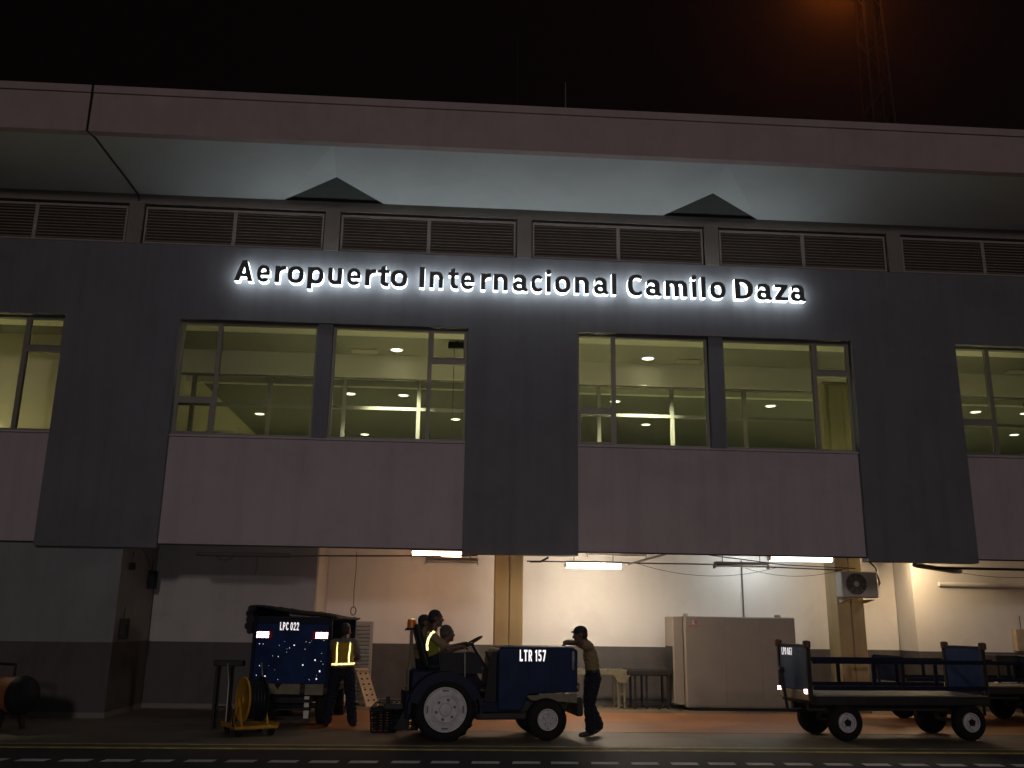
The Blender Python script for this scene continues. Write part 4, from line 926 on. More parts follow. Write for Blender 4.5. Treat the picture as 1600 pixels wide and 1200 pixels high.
# ---------------------------------------------------------------- covered cart on the left
BC = thing('covered_baggage_cart', 'blue box cart with bright tail lamps and folded black tarpaulin roof', 'baggage cart', (-2.56, 16.05, 0), math.radians(-3))
mb = MB(); mb.box(-0.62, 0.60, 0.0, 0.03, 0.66, 1.68, 0.01); mb.build('rear_panel', 'blue_cart', BC)
for x in (-0.63, 0.61):
    for y0 in (-0.02, 2.55):
        mb = MB(); mb.box(x - 0.03, x + 0.03, y0, y0 + 0.07, 0.40, 1.74, 0.01); mb.build('corner_post', 'blue_dark', BC)
mb = MB(); mb.box(-0.60, 0.58, 2.56, 2.60, 0.66, 1.7); mb.build('front_panel', 'blue_dark', BC)
mb = MB(); mb.box(-0.66, 0.64, -0.03, 2.62, 0.50, 0.62, 0.015); mb.build('deck', 'dark_metal', BC)
mb = MB(); mb.box(-0.66, 0.64, 0.0, 2.6, 1.68, 1.72, 0.01); mb.build('roof_frame', 'dark_metal', BC)
# tarpaulin: sagging sheet, higher along the left side, with bunched folds at its left edge
nx_, ny_ = 16, 14
vs = []; fs = []
for j in range(ny_ + 1):
    for i in range(nx_ + 1):
        u, v = i / nx_, j / ny_
        x = -0.72 + 1.42 * u; y = -0.10 + 2.8 * v
        z = 1.735 + 0.17 * (1 - u) ** 1.2 + 0.012 * math.sin(9 * u + 3 * v) - 0.02 * math.sin(math.pi * v * 3) ** 2
        if i == 0: z -= 0.15
        vs.append((x, y, z))
for j in range(ny_):
    for i in range(nx_):
        a = j * (nx_ + 1) + i
        fs.append((a, a + 1, a + nx_ + 2, a + nx_ + 1))
mb = MB(); mb.add(vs, fs, smooth=True); tp = mb.build('tarpaulin', 'tarp', BC)
so = tp.modifiers.new('thickness', 'SOLIDIFY'); so.thickness = 0.03
for k, (zc, r) in enumerate(((1.84, 0.055), (1.76, 0.065), (1.66, 0.075), (1.56, 0.07), (1.48, 0.05))):
    mb = MB(); mb.tube([(-0.70 - 0.02 * (k % 2), -0.08, zc), (-0.72 + 0.03 * (k % 2), 0.8, zc + 0.02), (-0.70, 1.8, zc - 0.02), (-0.71, 2.6, zc)], r, 10); mb.build('tarpaulin_fold', 'tarp', BC)
mb = MB(); mb.box(-0.62, 0.60, -0.012, -0.002, 1.60, 1.70, 0.003); mb.build('head_board', 'blue_dark', BC)
for x in (-0.47, 0.46):
    mb = MB(); mb.box(x - 0.135, x + 0.135, -0.035, -0.004, 1.36, 1.49, 0.01); lp = mb.build('tail_lamp', 'red_lens', BC)
    mb = MB(); mb.box(x - 0.10 - (0.02 if x < 0 else -0.02), x + 0.10 - (0.02 if x < 0 else -0.02), -0.042, -0.0355, 1.375, 1.475, 0.002); mb.build('reflector', 'retro_bright', lp)
lettering('LPC 022', 0.128, 0.48, 0.004, BC, (-0.22, -0.0125, 1.50), 'retro_white', gap=0.22)
# flash glints on the dented panel, modelled as small retro-reflective flecks
rnd = random.Random(3)
mb = MB()
for k in range(32):
    x, z = rnd.uniform(-0.58, 0.56), rnd.uniform(0.70, 1.42)
    s = rnd.choice((0.003, 0.004, 0.005, 0.006, 0.008, 0.014)) ; a = rnd.uniform(0, 3.1)
    q = [(x + s * (0.7 + 0.6 * rnd.random()) * math.cos(a + t), -0.0025, z + s * (0.7 + 0.6 * rnd.random()) * math.sin(a + t)) for t in (0, 1.2, 2.4, 3.7, 5.0)]
    mb.add(q, [(0, 1, 2, 3, 4)])
f = mb.build('glint_fleck', 'retro_white', BC); f['kind'] = 'stuff'
mb = MB(); mb.prism([(-0.40, 0.66), (-0.24, 0.66), (-0.18, 0.56), (-0.12, 0.66), (0.18, 0.66), (0.18, 0.50), (-0.36, 0.50)], 'y', -0.05, -0.031); mb.build('bumper_plate', 'khaki', BC)
mb = MB(); mb.box(0.26, 0.56, -0.05, -0.031, 0.49, 0.66, 0.005); mb.build('bumper_plate', 'khaki', BC)
for y in (0.42, 2.1):
    mb = MB(); mb.tube([(-0.5, y, 0.29), (0.5, y, 0.29)], 0.04, 10); mb.box(-0.35, 0.35, y - 0.1, y + 0.1, 0.36, 0.5, 0.02); mb.build('axle', 'dark_metal', BC)
    for s in (-1, 1):
        # wheels roll along y: build turned
        wmb = MB()
        wmb.lathe([(0.14, -0.07), (0.16, -0.09), (0.27, -0.09), (0.29, -0.07), (0.295, -0.04), (0.295, 0.04), (0.29, 0.07), (0.27, 0.09), (0.16, 0.09), (0.14, 0.07)], 'x', (0, 0, 0), 32)
        w_ = wmb.build('wheel', 'tyre', BC); w_.location = (s * 0.50, y, 0.295)
        wmb = MB(); wmb.lathe([(0.14, s * 0.05), (0.135, s * 0.075), (0.08, s * 0.06), (0.05, s * 0.09), (0, s * 0.092)], 'x', (0, 0, 0), 24); wmb.build('rim', 'rim', w_)
for z in (0.36, 0.24, 0.12):
    mb = MB(); mb.box(-0.32, 0.36, 0.05, 0.08, z, z + 0.035, 0.006); mb.build('step_bar', 'dark_metal', BC)
for z, hh in ((0.42, 0.05), (0.30, 0.07), (0.13, 0.12)):
    mb = MB(); mb.box(0.26, 0.34, -0.028, -0.02, z, z + hh, 0.003); mb.build('side_marker', 'white_plastic', BC)

# ---------------------------------------------------------------- hose reel trolley, stand, tank
HR = thing('hose_reel_trolley', 'low yellow trolley carrying a reel with an ochre flange and dark hose', 'hose reel', (-2.92, 14.95, 0), math.radians(-60))
mb = MB(); mb.box(-0.40, 0.30, -0.33, 0.33, 0.10, 0.145, 0.012); mb.box(-0.40, 0.30, -0.33, -0.31, 0.146, 0.175); mb.box(-0.40, 0.30, 0.31, 0.33, 0.146, 0.175); mb.build('tray', 'cart_yellow', HR)
for x in (-0.30, 0.22):
    for s in (-1, 1):
        wmb = MB(); wmb.lathe([(0.02, -0.03), (0.05, -0.03), (0.055, -0.02), (0.055, 0.02), (0.05, 0.03), (0.02, 0.03)], 'y', (x, s * 0.25, 0.055), 16); wmb.build('castor', 'tyre', HR)
for y, nm in ((-0.14, 'reel_flange'), (0.14, 'reel_flange')):
    mb = MB(); mb.lathe([(0.0, -0.03), (0.05, -0.03), (0.06, -0.012), (0.30, -0.014), (0.312, -0.022), (0.325, -0.018), (0.325, 0.008), (0.31, 0.014), (0.0, 0.012)], 'y', (0, y, 0.50), 40); mb.build(nm, 'cart_yellow' if y < 0 else 'black_plastic', HR)
mb = MB()
for k in range(5):
    yy = -0.10 + 0.05 * k
    mb.tube([(0.255 * math.cos(a), yy, 0.50 + 0.255 * math.sin(a)) for a in [2 * math.pi * q / 28 for q in range(28)]], 0.026, 8, True)
mb.lathe([(0.22, -0.12), (0.22, 0.12)], 'y', (0, 0, 0.50), 28); mb.build('hose', 'black_plastic', HR)
for s in (-0.20, 0.19):
    mb = MB(); mb.tube([(0.22, s, 0.146), (0, s, 0.50), (-0.22, s, 0.146)], 0.018, 8); mb.build('reel_stand', 'cart_yellow', HR)
for s in (-0.27, 0.27):
    mb = MB(); mb.tube([(-0.34, s, 0.146), (-0.36, s, 0.72), (-0.50, s, 1.0)], 0.013, 8); mb.build('push_handle', 'grey_metal', HR)
mb = MB(); mb.tube([(0.05, -0.33, 0.42), (0.30, -0.36, 0.16)], 0.016, 8); mb.build('nozzle_lance', 'chrome', HR)

ST = thing('steel_stand', 'thin dark steel stand with a flat head beside the hose reel trolley', 'stand', (-3.48, 15.7, 0))
mb = MB(); mb.box(-0.22, 0.24, -0.10, 0.10, 0.94, 1.03, 0.01); mb.build('head', 'dark_metal', ST)
for x in (-0.16, 0.05):
    for y in (-0.08, 0.08):
        mb = MB(); mb.box(x - 0.022, x + 0.022, y - 0.02, y + 0.02, 0.0, 0.94, 0.004); mb.build('leg', 'dark_metal', ST)
mb = MB(); mb.box(-0.138, 0.028, -0.015, 0.015, 0.30, 0.335, 0.004); mb.build('cross_bar', 'dark_metal', ST)

TK = thing('wheeled_tank', 'orange cylinder tank with dark round end lying on a low stand at the left edge', 'tank', (-6.75, 15.3, 0), math.radians(-28))
mb = MB(); mb.lathe([(0.0, -0.62), (0.16, -0.60), (0.25, -0.52), (0.27, -0.42), (0.27, 0.42)], 'x', (0, 0, 0.51), 32); mb.build('barrel', 'orange_tank', TK)
mb = MB(); mb.lathe([(0.285, 0.42), (0.285, 0.46), (0.25, 0.53), (0.13, 0.58), (0.0, 0.60)], 'x', (0, 0, 0.51), 32); mb.build('end_cap', 'black_plastic', TK)
for x in (-0.3, 0.28):
    mb = MB(); mb.prism([(-0.25, 0), (-0.19, 0), (-0.12, 0.24), (0.12, 0.24), (0.19, 0), (0.25, 0), (0.20, 0.34), (-0.20, 0.34)], 'x', x - 0.03, x + 0.03); mb.build('cradle', 'dark_metal', TK)
mb = MB(); mb.tube([(-0.45, 0, 0.78), (-0.45, 0, 0.95), (0.22, 0, 0.95), (0.22, 0, 0.78)], 0.022, 8); mb.build('carry_bar', 'dark_metal', TK)

# ---------------------------------------------------------------- crates behind the tractor
def crate(loc, rz, label):
    t = thing('plastic_crate', label, 'crate', loc, rz, 'black crates behind the tractor')
    w, dd, h = 0.21, 0.16, 0.34
    mb = MB()
    prof = [(-w, -dd), (w, -dd), (w, dd), (-w, dd)]
    for (xa, ya), (xb, yb) in ((prof[0], prof[1]), (prof[1], prof[2]), (prof[2], prof[3]), (prof[3], prof[0])):
        for z in (0.0, 0.08, 0.16, 0.24, h - 0.03):
            k = 0.86 + 0.14 * z / h
            mb.tube([(xa * k, ya * k, z + 0.012), (xb * k, yb * k, z + 0.012)], 0.012 if z < h - 0.04 else 0.02, 6)
        for u in (0, 0.25, 0.5, 0.75):
            x, y = xa + (xb - xa) * u, ya + (yb - ya) * u
            mb.tube([(x * 0.86, y * 0.86, 0.01), (x, y, h)], 0.012, 5)
    mb.build('basket', 'black_plastic', t)
    mb = MB(); mb.box(-w * 0.84, w * 0.84, -dd * 0.84, dd * 0.84, 0.004, 0.02); mb.build('base', 'black_plastic', t)
    mb = MB(); mb.tube([(-w, 0, h), (-w * 0.6, 0, h + 0.1), (w * 0.6, 0, h + 0.1), (w, 0, h)], 0.011, 6); mb.build('handle', 'black_plastic', t)
    return t
crate((-0.97, 15.35, 0.004), 0.1, 'black basket crate standing on the floor left of the tow hitch')
crate((-0.94, 15.75, 0.004), -0.15, 'black basket crate standing behind another one near the tow hitch')
crate((-0.66, 15.72, 0.004), 0.25, 'black basket crate closest to the rear wheel of the tractor')

# ---------------------------------------------------------------- plywood trestle by the shutter
PT = thing('plywood_trestle', 'pale plywood trestle with drilled sloping board beside the shutter door', 'trestle', (-1.72, 20.1, 0), math.radians(-42))
mb = MB(); mb.box(-0.025, 0.025, -0.17, 0.17, 0, 0.82, 0.004, mtx=Matrix.Translation((0.30, 0, 0.0)) @ Matrix.Rotation(-0.50, 4, 'Y')); brd = mb.build('board', 'pale_wood', PT)
for k in range(6):
    for s in (-0.08, 0.07):
        p = Matrix.Translation((0.30, 0, 0)) @ Matrix.Rotation(-0.50, 4, 'Y') @ Vector((0.027, s, 0.12 + k * 0.115))
        h_ = MB(); h_.box(-0.006, 0.006, -0.022, 0.022, -0.016, 0.016, mtx=Matrix.Translation(p) @ Matrix.Rotation(-0.50, 4, 'Y')); h_.build('slot', 'hole', brd)
for y in (-0.12, 0.12):
    mb = MB(); mb.box(-0.20, -0.14, y - 0.02, y + 0.02, 0.0, 0.66, 0.004); mb.build('leg', 'pale_wood', PT)
mb = MB(); mb.box(-0.22, 0.0, -0.17, 0.17, 0.665, 0.70, 0.004); mb.build('top_board', 'pale_wood', PT)
for z in (0.16, 0.34):
    mb = MB(); mb.box(-0.139, 0.16, -0.10, -0.07, z, z + 0.035, 0.004); mb.build('cross_bar', 'pale_wood', PT)

# ---------------------------------------------------------------- scanner cabinet and conveyors
XC = thing('baggage_scanner', 'tall beige baggage scanner cabinet with small red label against the wall', 'scanner', (6.02, 20.0, 0))
mb = MB(); mb.box(-1.15, 1.17, -0.45, 0.50, 0.06, 1.86, 0.012); cab = mb.build('cabinet', 'beige_metal', XC)
mb = MB(); mb.box(-1.10, 1.12, -0.40, 0.45, 0.0, 0.059); mb.build('plinth', 'dark_metal', XC)
for x0, x1 in ((-1.14, -0.33), (-0.32, 0.42), (0.43, 1.16)):
    mb = MB(); mb.box(x0, x1, -0.458, -0.451, 0.10, 1.84, 0.003); mb.build('panel', 'beige_metal', XC)
mb = MB(); mb.box(-1.37, -1.16, -0.30, 0.45, 0.10, 1.85, 0.012); mb.build('tunnel_hood', 'beige_metal', XC)
mb = MB(); mb.box(-1.39, -1.372, -0.22, 0.36, 0.72, 1.25, 0.004); mb.build('tunnel_curtain', 'belt', XC)
mb = MB(); mb.box(-1.10, -1.02, -0.20, -0.1, 1.86, 1.92, 0.01); mb.build('warning_lamp', 'fitting', XC)
mb = MB(); mb.box(0.86, 0.97, -0.2, -0.1, 1.86, 1.92, 0.01); mb.build('warning_lamp', 'fitting', XC)
mb = MB(); mb.box(-1.10, -0.86, -0.462, -0.4585, 1.655, 1.675); mb.build('label_strip', 'red_print', XC)
lettering('L', 0.085, 0.8, 0.003, XC, (-0.99, -0.4585, 1.70), 'white_plastic', name='logo_mark')
mb = MB(); mb.box(-0.94, -0.90, -0.462, -0.4585, 1.70, 1.785); mb.build('logo_mark', 'red_print', XC)
mb = MB(); mb.tube(sag((-1.3, -0.40, 0.10), (-1.75, -0.45, 0.012), -0.08, 8), 0.008, 5); mb.build('power_cable', 'cable', XC)

BT = thing('belt_conveyor', 'short black belt conveyor with steel legs feeding the scanner', 'conveyor', (4.15, 20.05, 0))
mb = MB(); mb.box(-0.47, 0.47, -0.30, 0.30, 0.66, 0.77, 0.02); mb.build('bed', 'dark_metal', BT)
mb = MB(); mb.box(-0.46, 0.46, -0.26, 0.26, 0.771, 0.785, 0.004); mb.build('belt', 'belt', BT)
for x in (-0.30, -0.06, 0.38):
    for y in (-0.26, 0.26):
        mb = MB(); mb.box(x - 0.025, x + 0.025, y - 0.02, y + 0.02, 0, 0.66, 0.004); mb.build('leg', 'dark_metal', BT)
mb = MB(); mb.box(-0.275, 0.355, -0.275, -0.255, 0.10, 0.13); mb.build('cross_bar', 'dark_metal', BT)

RC = thing('roller_conveyor', 'tan roller conveyor sloping toward the belt conveyor beside the leaning man', 'conveyor', (3.05, 20.05, 0))
mb = MB()
for y in (-0.29, 0.29):
    mb.box(-0.95, 0.62, y - 0.012, y + 0.012, 0.67, 0.75, 0.003)
mb.build('side_rail', 'khaki', RC)
for k in range(20):
    x = -0.91 + k * 0.08
    r = MB(); r.lathe([(0.026, -0.275), (0.026, 0.275)], 'y', (x, 0, 0.752), 10); r.build('roller', 'grey_metal', RC)
for x in (-0.75, 0.45, 0.58):
    for y in (-0.26, 0.26):
        mb = MB(); mb.box(x - 0.022, x + 0.022, y - 0.02, y + 0.02, 0, 0.67, 0.004); mb.build('leg', 'khaki', RC)
mb = MB(); mb.prism([(0.36, 0.67), (0.70, 0.67), (0.60, 0.52), (0.44, 0.52)], 'y', -0.32, -0.30); mb.build('gusset', 'khaki', RC)
mb = MB(); mb.box(0.472, 0.558, -0.27, -0.25, 0.28, 0.31); mb.build('cross_bar', 'khaki', RC)

# ---------------------------------------------------------------- air conditioner on the right column
AC = thing('air_conditioner', 'white outdoor air conditioner unit with round fan grille on the right column', 'air conditioner', (8.34, 19.0, 2.27))
mb = MB(); mb.box(-0.38, 0.38, -0.16, 0.16, 0.0, 0.52, 0.02); mb.build('casing', 'ac_casing', AC)
mb = MB(); mb.lathe([(0.225, -0.002), (0.215, 0.004), (0.0, 0.004)], 'y', (-0.08, -0.166, 0.27), 32); mb.build('fan_opening', 'hole', AC)
gr = MB()
for r in (0.06, 0.09, 0.12, 0.15, 0.18, 0.215):
    gr.tube([(-0.08 + r * math.cos(a), -0.175, 0.27 + r * math.sin(a)) for a in [2 * math.pi * k / 28 for k in range(28)]], 0.0045 if r < 0.2 else 0.009, 5, True)
for a in [math.pi / 4 * k for k in range(8)]:
    gr.tube([(-0.08 + 0.05 * math.cos(a), -0.174, 0.27 + 0.05 * math.sin(a)), (-0.08 + 0.215 * math.cos(a), -0.174, 0.27 + 0.215 * math.sin(a))], 0.005, 5)
gr.build('fan_grille', 'fitting', AC)
mb = MB(); mb.lathe([(0.055, -0.006), (0.05, -0.014), (0, -0.016)], 'y', (-0.08, -0.17, 0.27), 20); mb.build('fan_hub', 'white_plastic', AC)
mb = MB(); mb.box(0.383, 0.42, -0.10, 0.10, 0.10, 0.36, 0.01); mb.build('valve_cover', 'white_plastic', AC)
for x in (-0.26, 0.26):
    mb = MB(); mb.prism([(-0.18, -0.035), (0.29, -0.035), (0.29, -0.10), (0.24, -0.10)], 'x', x - 0.02, x + 0.02); mb.build('bracket', 'fitting', AC)
mb = MB(); mb.tube([(0.42, 0, 0.2), (0.50, 0.02, 0.3), (0.48, 0.1, 0.62), (0.3, 0.2, 0.84)], 0.02, 8); mb.build('refrigerant_pipe', 'cable', AC)

# ---------------------------------------------------------------- bench and boxes at the right edge
WB = thing('dark_workbench', 'long dark workbench with pale boxes on its shelf at the right edge', 'workbench', (12.0, 18.7, 0))
mb = MB(); mb.box(-1.25, 1.6, -0.35, 0.35, 1.0, 1.19, 0.01); mb.build('top', 'dark_metal', WB)
mb = MB(); mb.box(-1.25, 1.6, -0.35, 0.35, 0.20, 0.62, 0.01); mb.build('base_cabinet', 'dark_metal', WB)
for x in (-1.22, 0.2, 1.57):
    for y in (-0.33, 0.33):
        mb = MB(); mb.box(x - 0.025, x + 0.025, y - 0.02, y + 0.02, 0.0 if True else 0, 1.0, 0.003); mb.build('leg', 'dark_metal', WB)
for x, w, h, mt_, lb in ((11.05, 0.34, 0.13, 'white_plastic', 'flat pale carton on the workbench shelf, left one'), (11.55, 0.26, 0.16, 'white_plastic', 'taller pale carton on the workbench shelf at the photo edge'), (12.2, 0.36, 0.14, 'pale_wood', 'brown carton on the far end of the workbench shelf')):
    t = thing('carton', lb, 'carton', (x, 18.6, 0.621), random.uniform(-.15, .15), 'cartons on the workbench shelf')
    mb = MB(); mb.box(-w / 2, w / 2, -0.13, 0.13, 0, h, 0.006); mb.build('box_body', mt_, t)
    mb = MB(); mb.box(-w / 2 - 0.004, w / 2 + 0.004, -0.02, 0.02, h, h + 0.003); mb.build('tape', 'khaki', t)
def wall_box(loc, w, dd, h, mat, label, name, cat, detail=True):
    t = thing(name, label, cat, loc)
    mb = MB(); mb.box(-w / 2, w / 2, -dd, 0, -h / 2, h / 2, 0.008); mb.build('case', mat, t)
    mb = MB(); mb.box(-w * 0.38, w * 0.38, -dd - 0.006, -dd - 0.0005, -h * 0.4, h * 0.4, 0.003); mb.build('cover', mat, t)
    mb = MB(); mb.tube([(0, -dd / 2, h / 2), (0, -dd / 2, h / 2 + 0.28)], 0.01, 6); mb.build('cable', 'cable', t)
wall_box((12.3, 19.995, 1.47), 0.32, 0.14, 0.46, 'pale_wood', 'brown wall cabinet above the workbench at the right edge', 'wall_cabinet', 'cabinet')
# boxes on the side wall of the left block (that wall faces +x)
def side_box(y, z, dd, w, h, mat, label, name, cat):
    t = thing(name, label, cat, (-5.805, y, z), math.pi / 2)
    mb = MB(); mb.box(-w / 2, w / 2, -dd, 0, -h / 2, h / 2, 0.008); mb.build('case', mat, t)
    mb = MB(); mb.box(-w * 0.36, w * 0.36, -dd - 0.008, -dd - 0.0005, -h * 0.38, h * 0.38, 0.003); mb.build('cover', mat, t)
    mb = MB(); mb.tube([(0, -0.03, h / 2), (0, -0.03, h / 2 + 0.2)], 0.01, 6); mb.build('cable', 'cable', t)
side_box(17.55, 2.57, 0.08, 0.12, 0.13, 'black_plastic', 'small black junction box high on the left side wall', 'junction_box', 'junction box')
side_box(18.75, 2.38, 0.12, 0.22, 0.34, 'black_plastic', 'larger black wall speaker under the corner of the left pier', 'wall_speaker', 'speaker')
side_box(17.45, 1.47, 0.12, 0.14, 0.36, 'dark_metal', 'dark switch box on the left side wall at shoulder height', 'switch_box', 'switch box')
# the exit sign seen through the second bay
EX = thing('hanging_monitor', 'black box hanging from the ceiling in the narrow top pane beside the middle pier', 'monitor', (0.0, 18.25, 7.25))
mb = MB(); mb.box(-0.19, 0.19, -0.05, 0.05, -0.17, -0.03, 0.01); mb.build('case', 'black_plastic', EX)
mb = MB(); mb.tube([(0, 0, 0), (0, 0, -0.03)], 0.02, 8); mb.build('bracket', 'dark_metal', EX)
mb = MB(); mb.tube([(-0.06, 0, -0.17), (-0.06, 0.0, -1.1), (-0.05, 0, -1.9)], 0.006, 5); mb.build('cable', 'cable', EX)
PS = thing('display_board', 'small white striped display board glimpsed low in the fourth window', 'display', (6.35, 20.4, 4.0))  # plain white board, gives off no light
mb = MB(); mb.box(-0.20, 0.22, 0, 0.05, 0.9, 1.55, 0.01, mtx=Matrix.Rotation(0.3, 4, 'Z')); mb.build('board', 'white_plastic', PS)
mb = MB(); mb.box(-0.03, 0.03, 0.03, 0.07, 0.0, 0.9); mb.build('post', 'dark_metal', PS)
# ---------------------------------------------------------------- people
def cone_caps(a, b, ra, rb, n=14):
    a, b = Vector(a), Vector(b)
    ax = (b - a)
    L = ax.length
    ax = ax.normalized() if L > 1e-6 else Vector((0, 0, 1))
    u = ax.orthogonal().normalized(); v = ax.cross(u)
    rings = []
    for t in (-90, -55, -25, 0):
        r = ra * math.cos(math.radians(t)); h = ra * math.sin(math.radians(t)); rings.append((a + ax * h, r))
    for t in (0, 25, 55, 90):
        r = rb * math.cos(math.radians(t)); h = rb * math.sin(math.radians(t)); rings.append((b + ax * h, r))
    vs = []
    for c, r in rings:
        for k in range(n):
            an = 2 * math.pi * k / n
            vs.append(c + (u * math.cos(an) + v * math.sin(an)) * max(r, 1e-4))
    fs = []
    for i in range(len(rings) - 1):
        for k in range(n):
            fs.append((i * n + k, i * n + (k + 1) % n, (i + 1) * n + (k + 1) % n, (i + 1) * n + k))
    fs.append(list(range(n))[::-1]); fs.append([(len(rings) - 1) * n + k for k in range(n)])
    return vs, fs

def ellipsoid(c, A, radii, nu=18, nv=12):
    vs = []; fs = []
    c = Vector(c)
    for j in range(nv + 1):
        th = math.pi * j / nv
        for i in range(nu):
            ph = 2 * math.pi * i / nu
            p = Vector((radii[0] * max(math.sin(th), 1e-3) * math.cos(ph), radii[1] * max(math.sin(th), 1e-3) * math.sin(ph), radii[2] * math.cos(th)))
            vs.append(c + A @ p)
    for j in range(nv):
        for i in range(nu):
            fs.append((j * nu + i, j * nu + (i + 1) % nu, (j + 1) * nu + (i + 1) % nu, (j + 1) * nu + i))
    fs.append(list(range(nu))); fs.append([nv * nu + i for i in range(nu)][::-1])
    return vs, fs

class Body:
    def __init__(self):
        self.v = []; self.f = []; self.prims = []
    def _add(self, g):
        o = len(self.v); self.v += g[0]; self.f += [[i + o for i in f] for f in g[1]]
    def cap(self, a, b, ra, rb, tag_):
        self._add(cone_caps(a, b, ra, rb)); self.prims.append(('c', np.array(a), np.array(b), ra, rb, tag_))
    def ell(self, c, A, r, tag_):
        self._add(ellipsoid(c, A, r)); self.prims.append(('e', np.array(c), np.array(A), np.array(r), 0, tag_))
    def build(self, name, mats, parent, voxel=0.0075):
        me = bpy.data.meshes.new('raw'); me.from_pydata([tuple(p) for p in self.v], [], self.f)
        bm = bmesh.new(); bm.from_mesh(me); bmesh.ops.recalc_face_normals(bm, faces=bm.faces[:]); bm.to_mesh(me); bm.free()
        o = bpy.data.objects.new('raw', me); COL.objects.link(o)
        r = o.modifiers.new('r', 'REMESH'); r.mode = 'VOXEL'; r.voxel_size = voxel
        s = o.modifiers.new('s', 'SMOOTH'); s.factor = 0.5; s.iterations = 4
        dg = bpy.context.evaluated_depsgraph_get()
        out = bpy.data.meshes.new_from_object(o.evaluated_get(dg))
        bpy.data.objects.remove(o); bpy.data.meshes.remove(me)
        nf = len(out.polygons)
        C = np.zeros(nf * 3); out.polygons.foreach_get('center', C); C = C.reshape(-1, 3)
        best = np.full(nf, 1e9); tagi = np.zeros(nf, int)
        names = list(mats)
        for pr in self.prims:
            if pr[0] == 'c':
                a, b, ra, rb = pr[1:5]; ab = b - a; L2 = max(ab @ ab, 1e-9)
                t = np.clip(((C - a) @ ab) / L2, 0, 1)
                dist = np.linalg.norm(C - (a + t[:, None] * ab), axis=1) - (ra + (rb - ra) * t)
            else:
                A = pr[2]; q = (C - pr[1]) @ A
                k = np.linalg.norm(q / pr[3], axis=1)
                dist = (k - 1) * np.min(pr[3])
            w = np.abs(dist) if True else dist
            better = w < best
            best[better] = w[better]; tagi[better] = names.index(pr[5])
        out.materials.clear()
        for nm in names: out.materials.append(M[mats[nm]])
        out.polygons.foreach_set('material_index', tagi.astype(np.int32))
        out.polygons.foreach_set('use_smooth', np.ones(nf, bool))
        # cloth folds: shallow wrinkles on the clothed faces
        nv = len(out.vertices)
        co = np.zeros(nv * 3); out.vertices.foreach_get('co', co); co = co.reshape(-1, 3)
        no = np.zeros(nv * 3); out.vertices.foreach_get('normal', no); no = no.reshape(-1, 3)
        clothed = np.zeros(nv)
        lv = np.zeros(len(out.loops), np.int32); out.loops.foreach_get('vertex_index', lv)
        ls = np.zeros(nf, np.int32); out.polygons.foreach_get('loop_start', ls)
        lt = np.zeros(nf, np.int32); out.polygons.foreach_get('loop_total', lt)
        cl = np.array([nm in ('shirt', 'trousers') for nm in names])[tagi]
        for k in range(4):
            okk = lt > k
            clothed[lv[ls[okk] + k]] = np.maximum(clothed[lv[ls[okk] + k]], cl[okk])
        wv = 0.0045 * np.sin(co[:, 2] * 58 + 9 * np.sin(co[:, 0] * 14) + 6 * co[:, 1]) * np.sin(co[:, 0] * 23 + co[:, 1] * 17 + 2) \
            + 0.003 * np.sin(co[:, 2] * 97 + co[:, 0] * 41)
        co = co + no * (wv * clothed)[:, None]
        out.vertices.foreach_set('co', co.ravel())
        out.update()
        b = bpy.data.objects.new(name, out); COL.objects.link(b); b.parent = parent
        return b

def frame(z, x):
    """rotation whose columns are lateral(x), depth(y), up(z)"""
    z = Vector(z).normalized(); x = Vector(x); x = (x - z * x.dot(z)).normalized(); y = z.cross(x)
    return Matrix((x, y, z)).transposed()

def make_hand(B, wrist, dirv, nrm, side, curl=0.5, s=1.0):
    """palm with four bent fingers and a thumb leaving the side of the palm; nrm = back of the hand"""
    wv = Vector(wrist); dv = Vector(dirv).normalized(); n = Vector(nrm); n = (n - dv * n.dot(dv)).normalized(); lat = dv.cross(n) * side
    pc = wv + dv * 0.05 * s
    A = Matrix((lat, n, dv)).transposed()
    B.ell(pc, A, (0.043 * s, 0.019 * s, 0.055 * s), 'skin')
    for k, (off, ln) in enumerate(((-0.033, 0.066), (-0.011, 0.078), (0.011, 0.073), (0.033, 0.058))):
        p = wv + dv * 0.088 * s + lat * off * s
        dcur = dv.copy(); ang = 0.0
        for j, fr in enumerate((0.45, 0.32, 0.23)):
            ang += curl * (0.55 if j == 0 else 0.75)
            dd = dv * math.cos(ang) - n * math.sin(ang)
            q = p + dd * ln * fr * s
            B.cap(p, q, (0.0098 - 0.0008 * j) * s, (0.0092 - 0.0008 * j) * s, 'skin'); p = q
    p = wv + dv * 0.025 * s - lat * 0.036 * s
    dd = (dv * 0.75 - lat * 0.62 - n * 0.3 * curl).normalized()
    q = p + dd * 0.036 * s; B.cap(p, q, 0.013 * s, 0.0115 * s, 'skin')
    dd = (dv * 0.9 - lat * 0.2 - n * 0.5 * curl).normalized()
    B.cap(q, q + dd * 0.03 * s, 0.0112 * s, 0.0095 * s, 'skin')

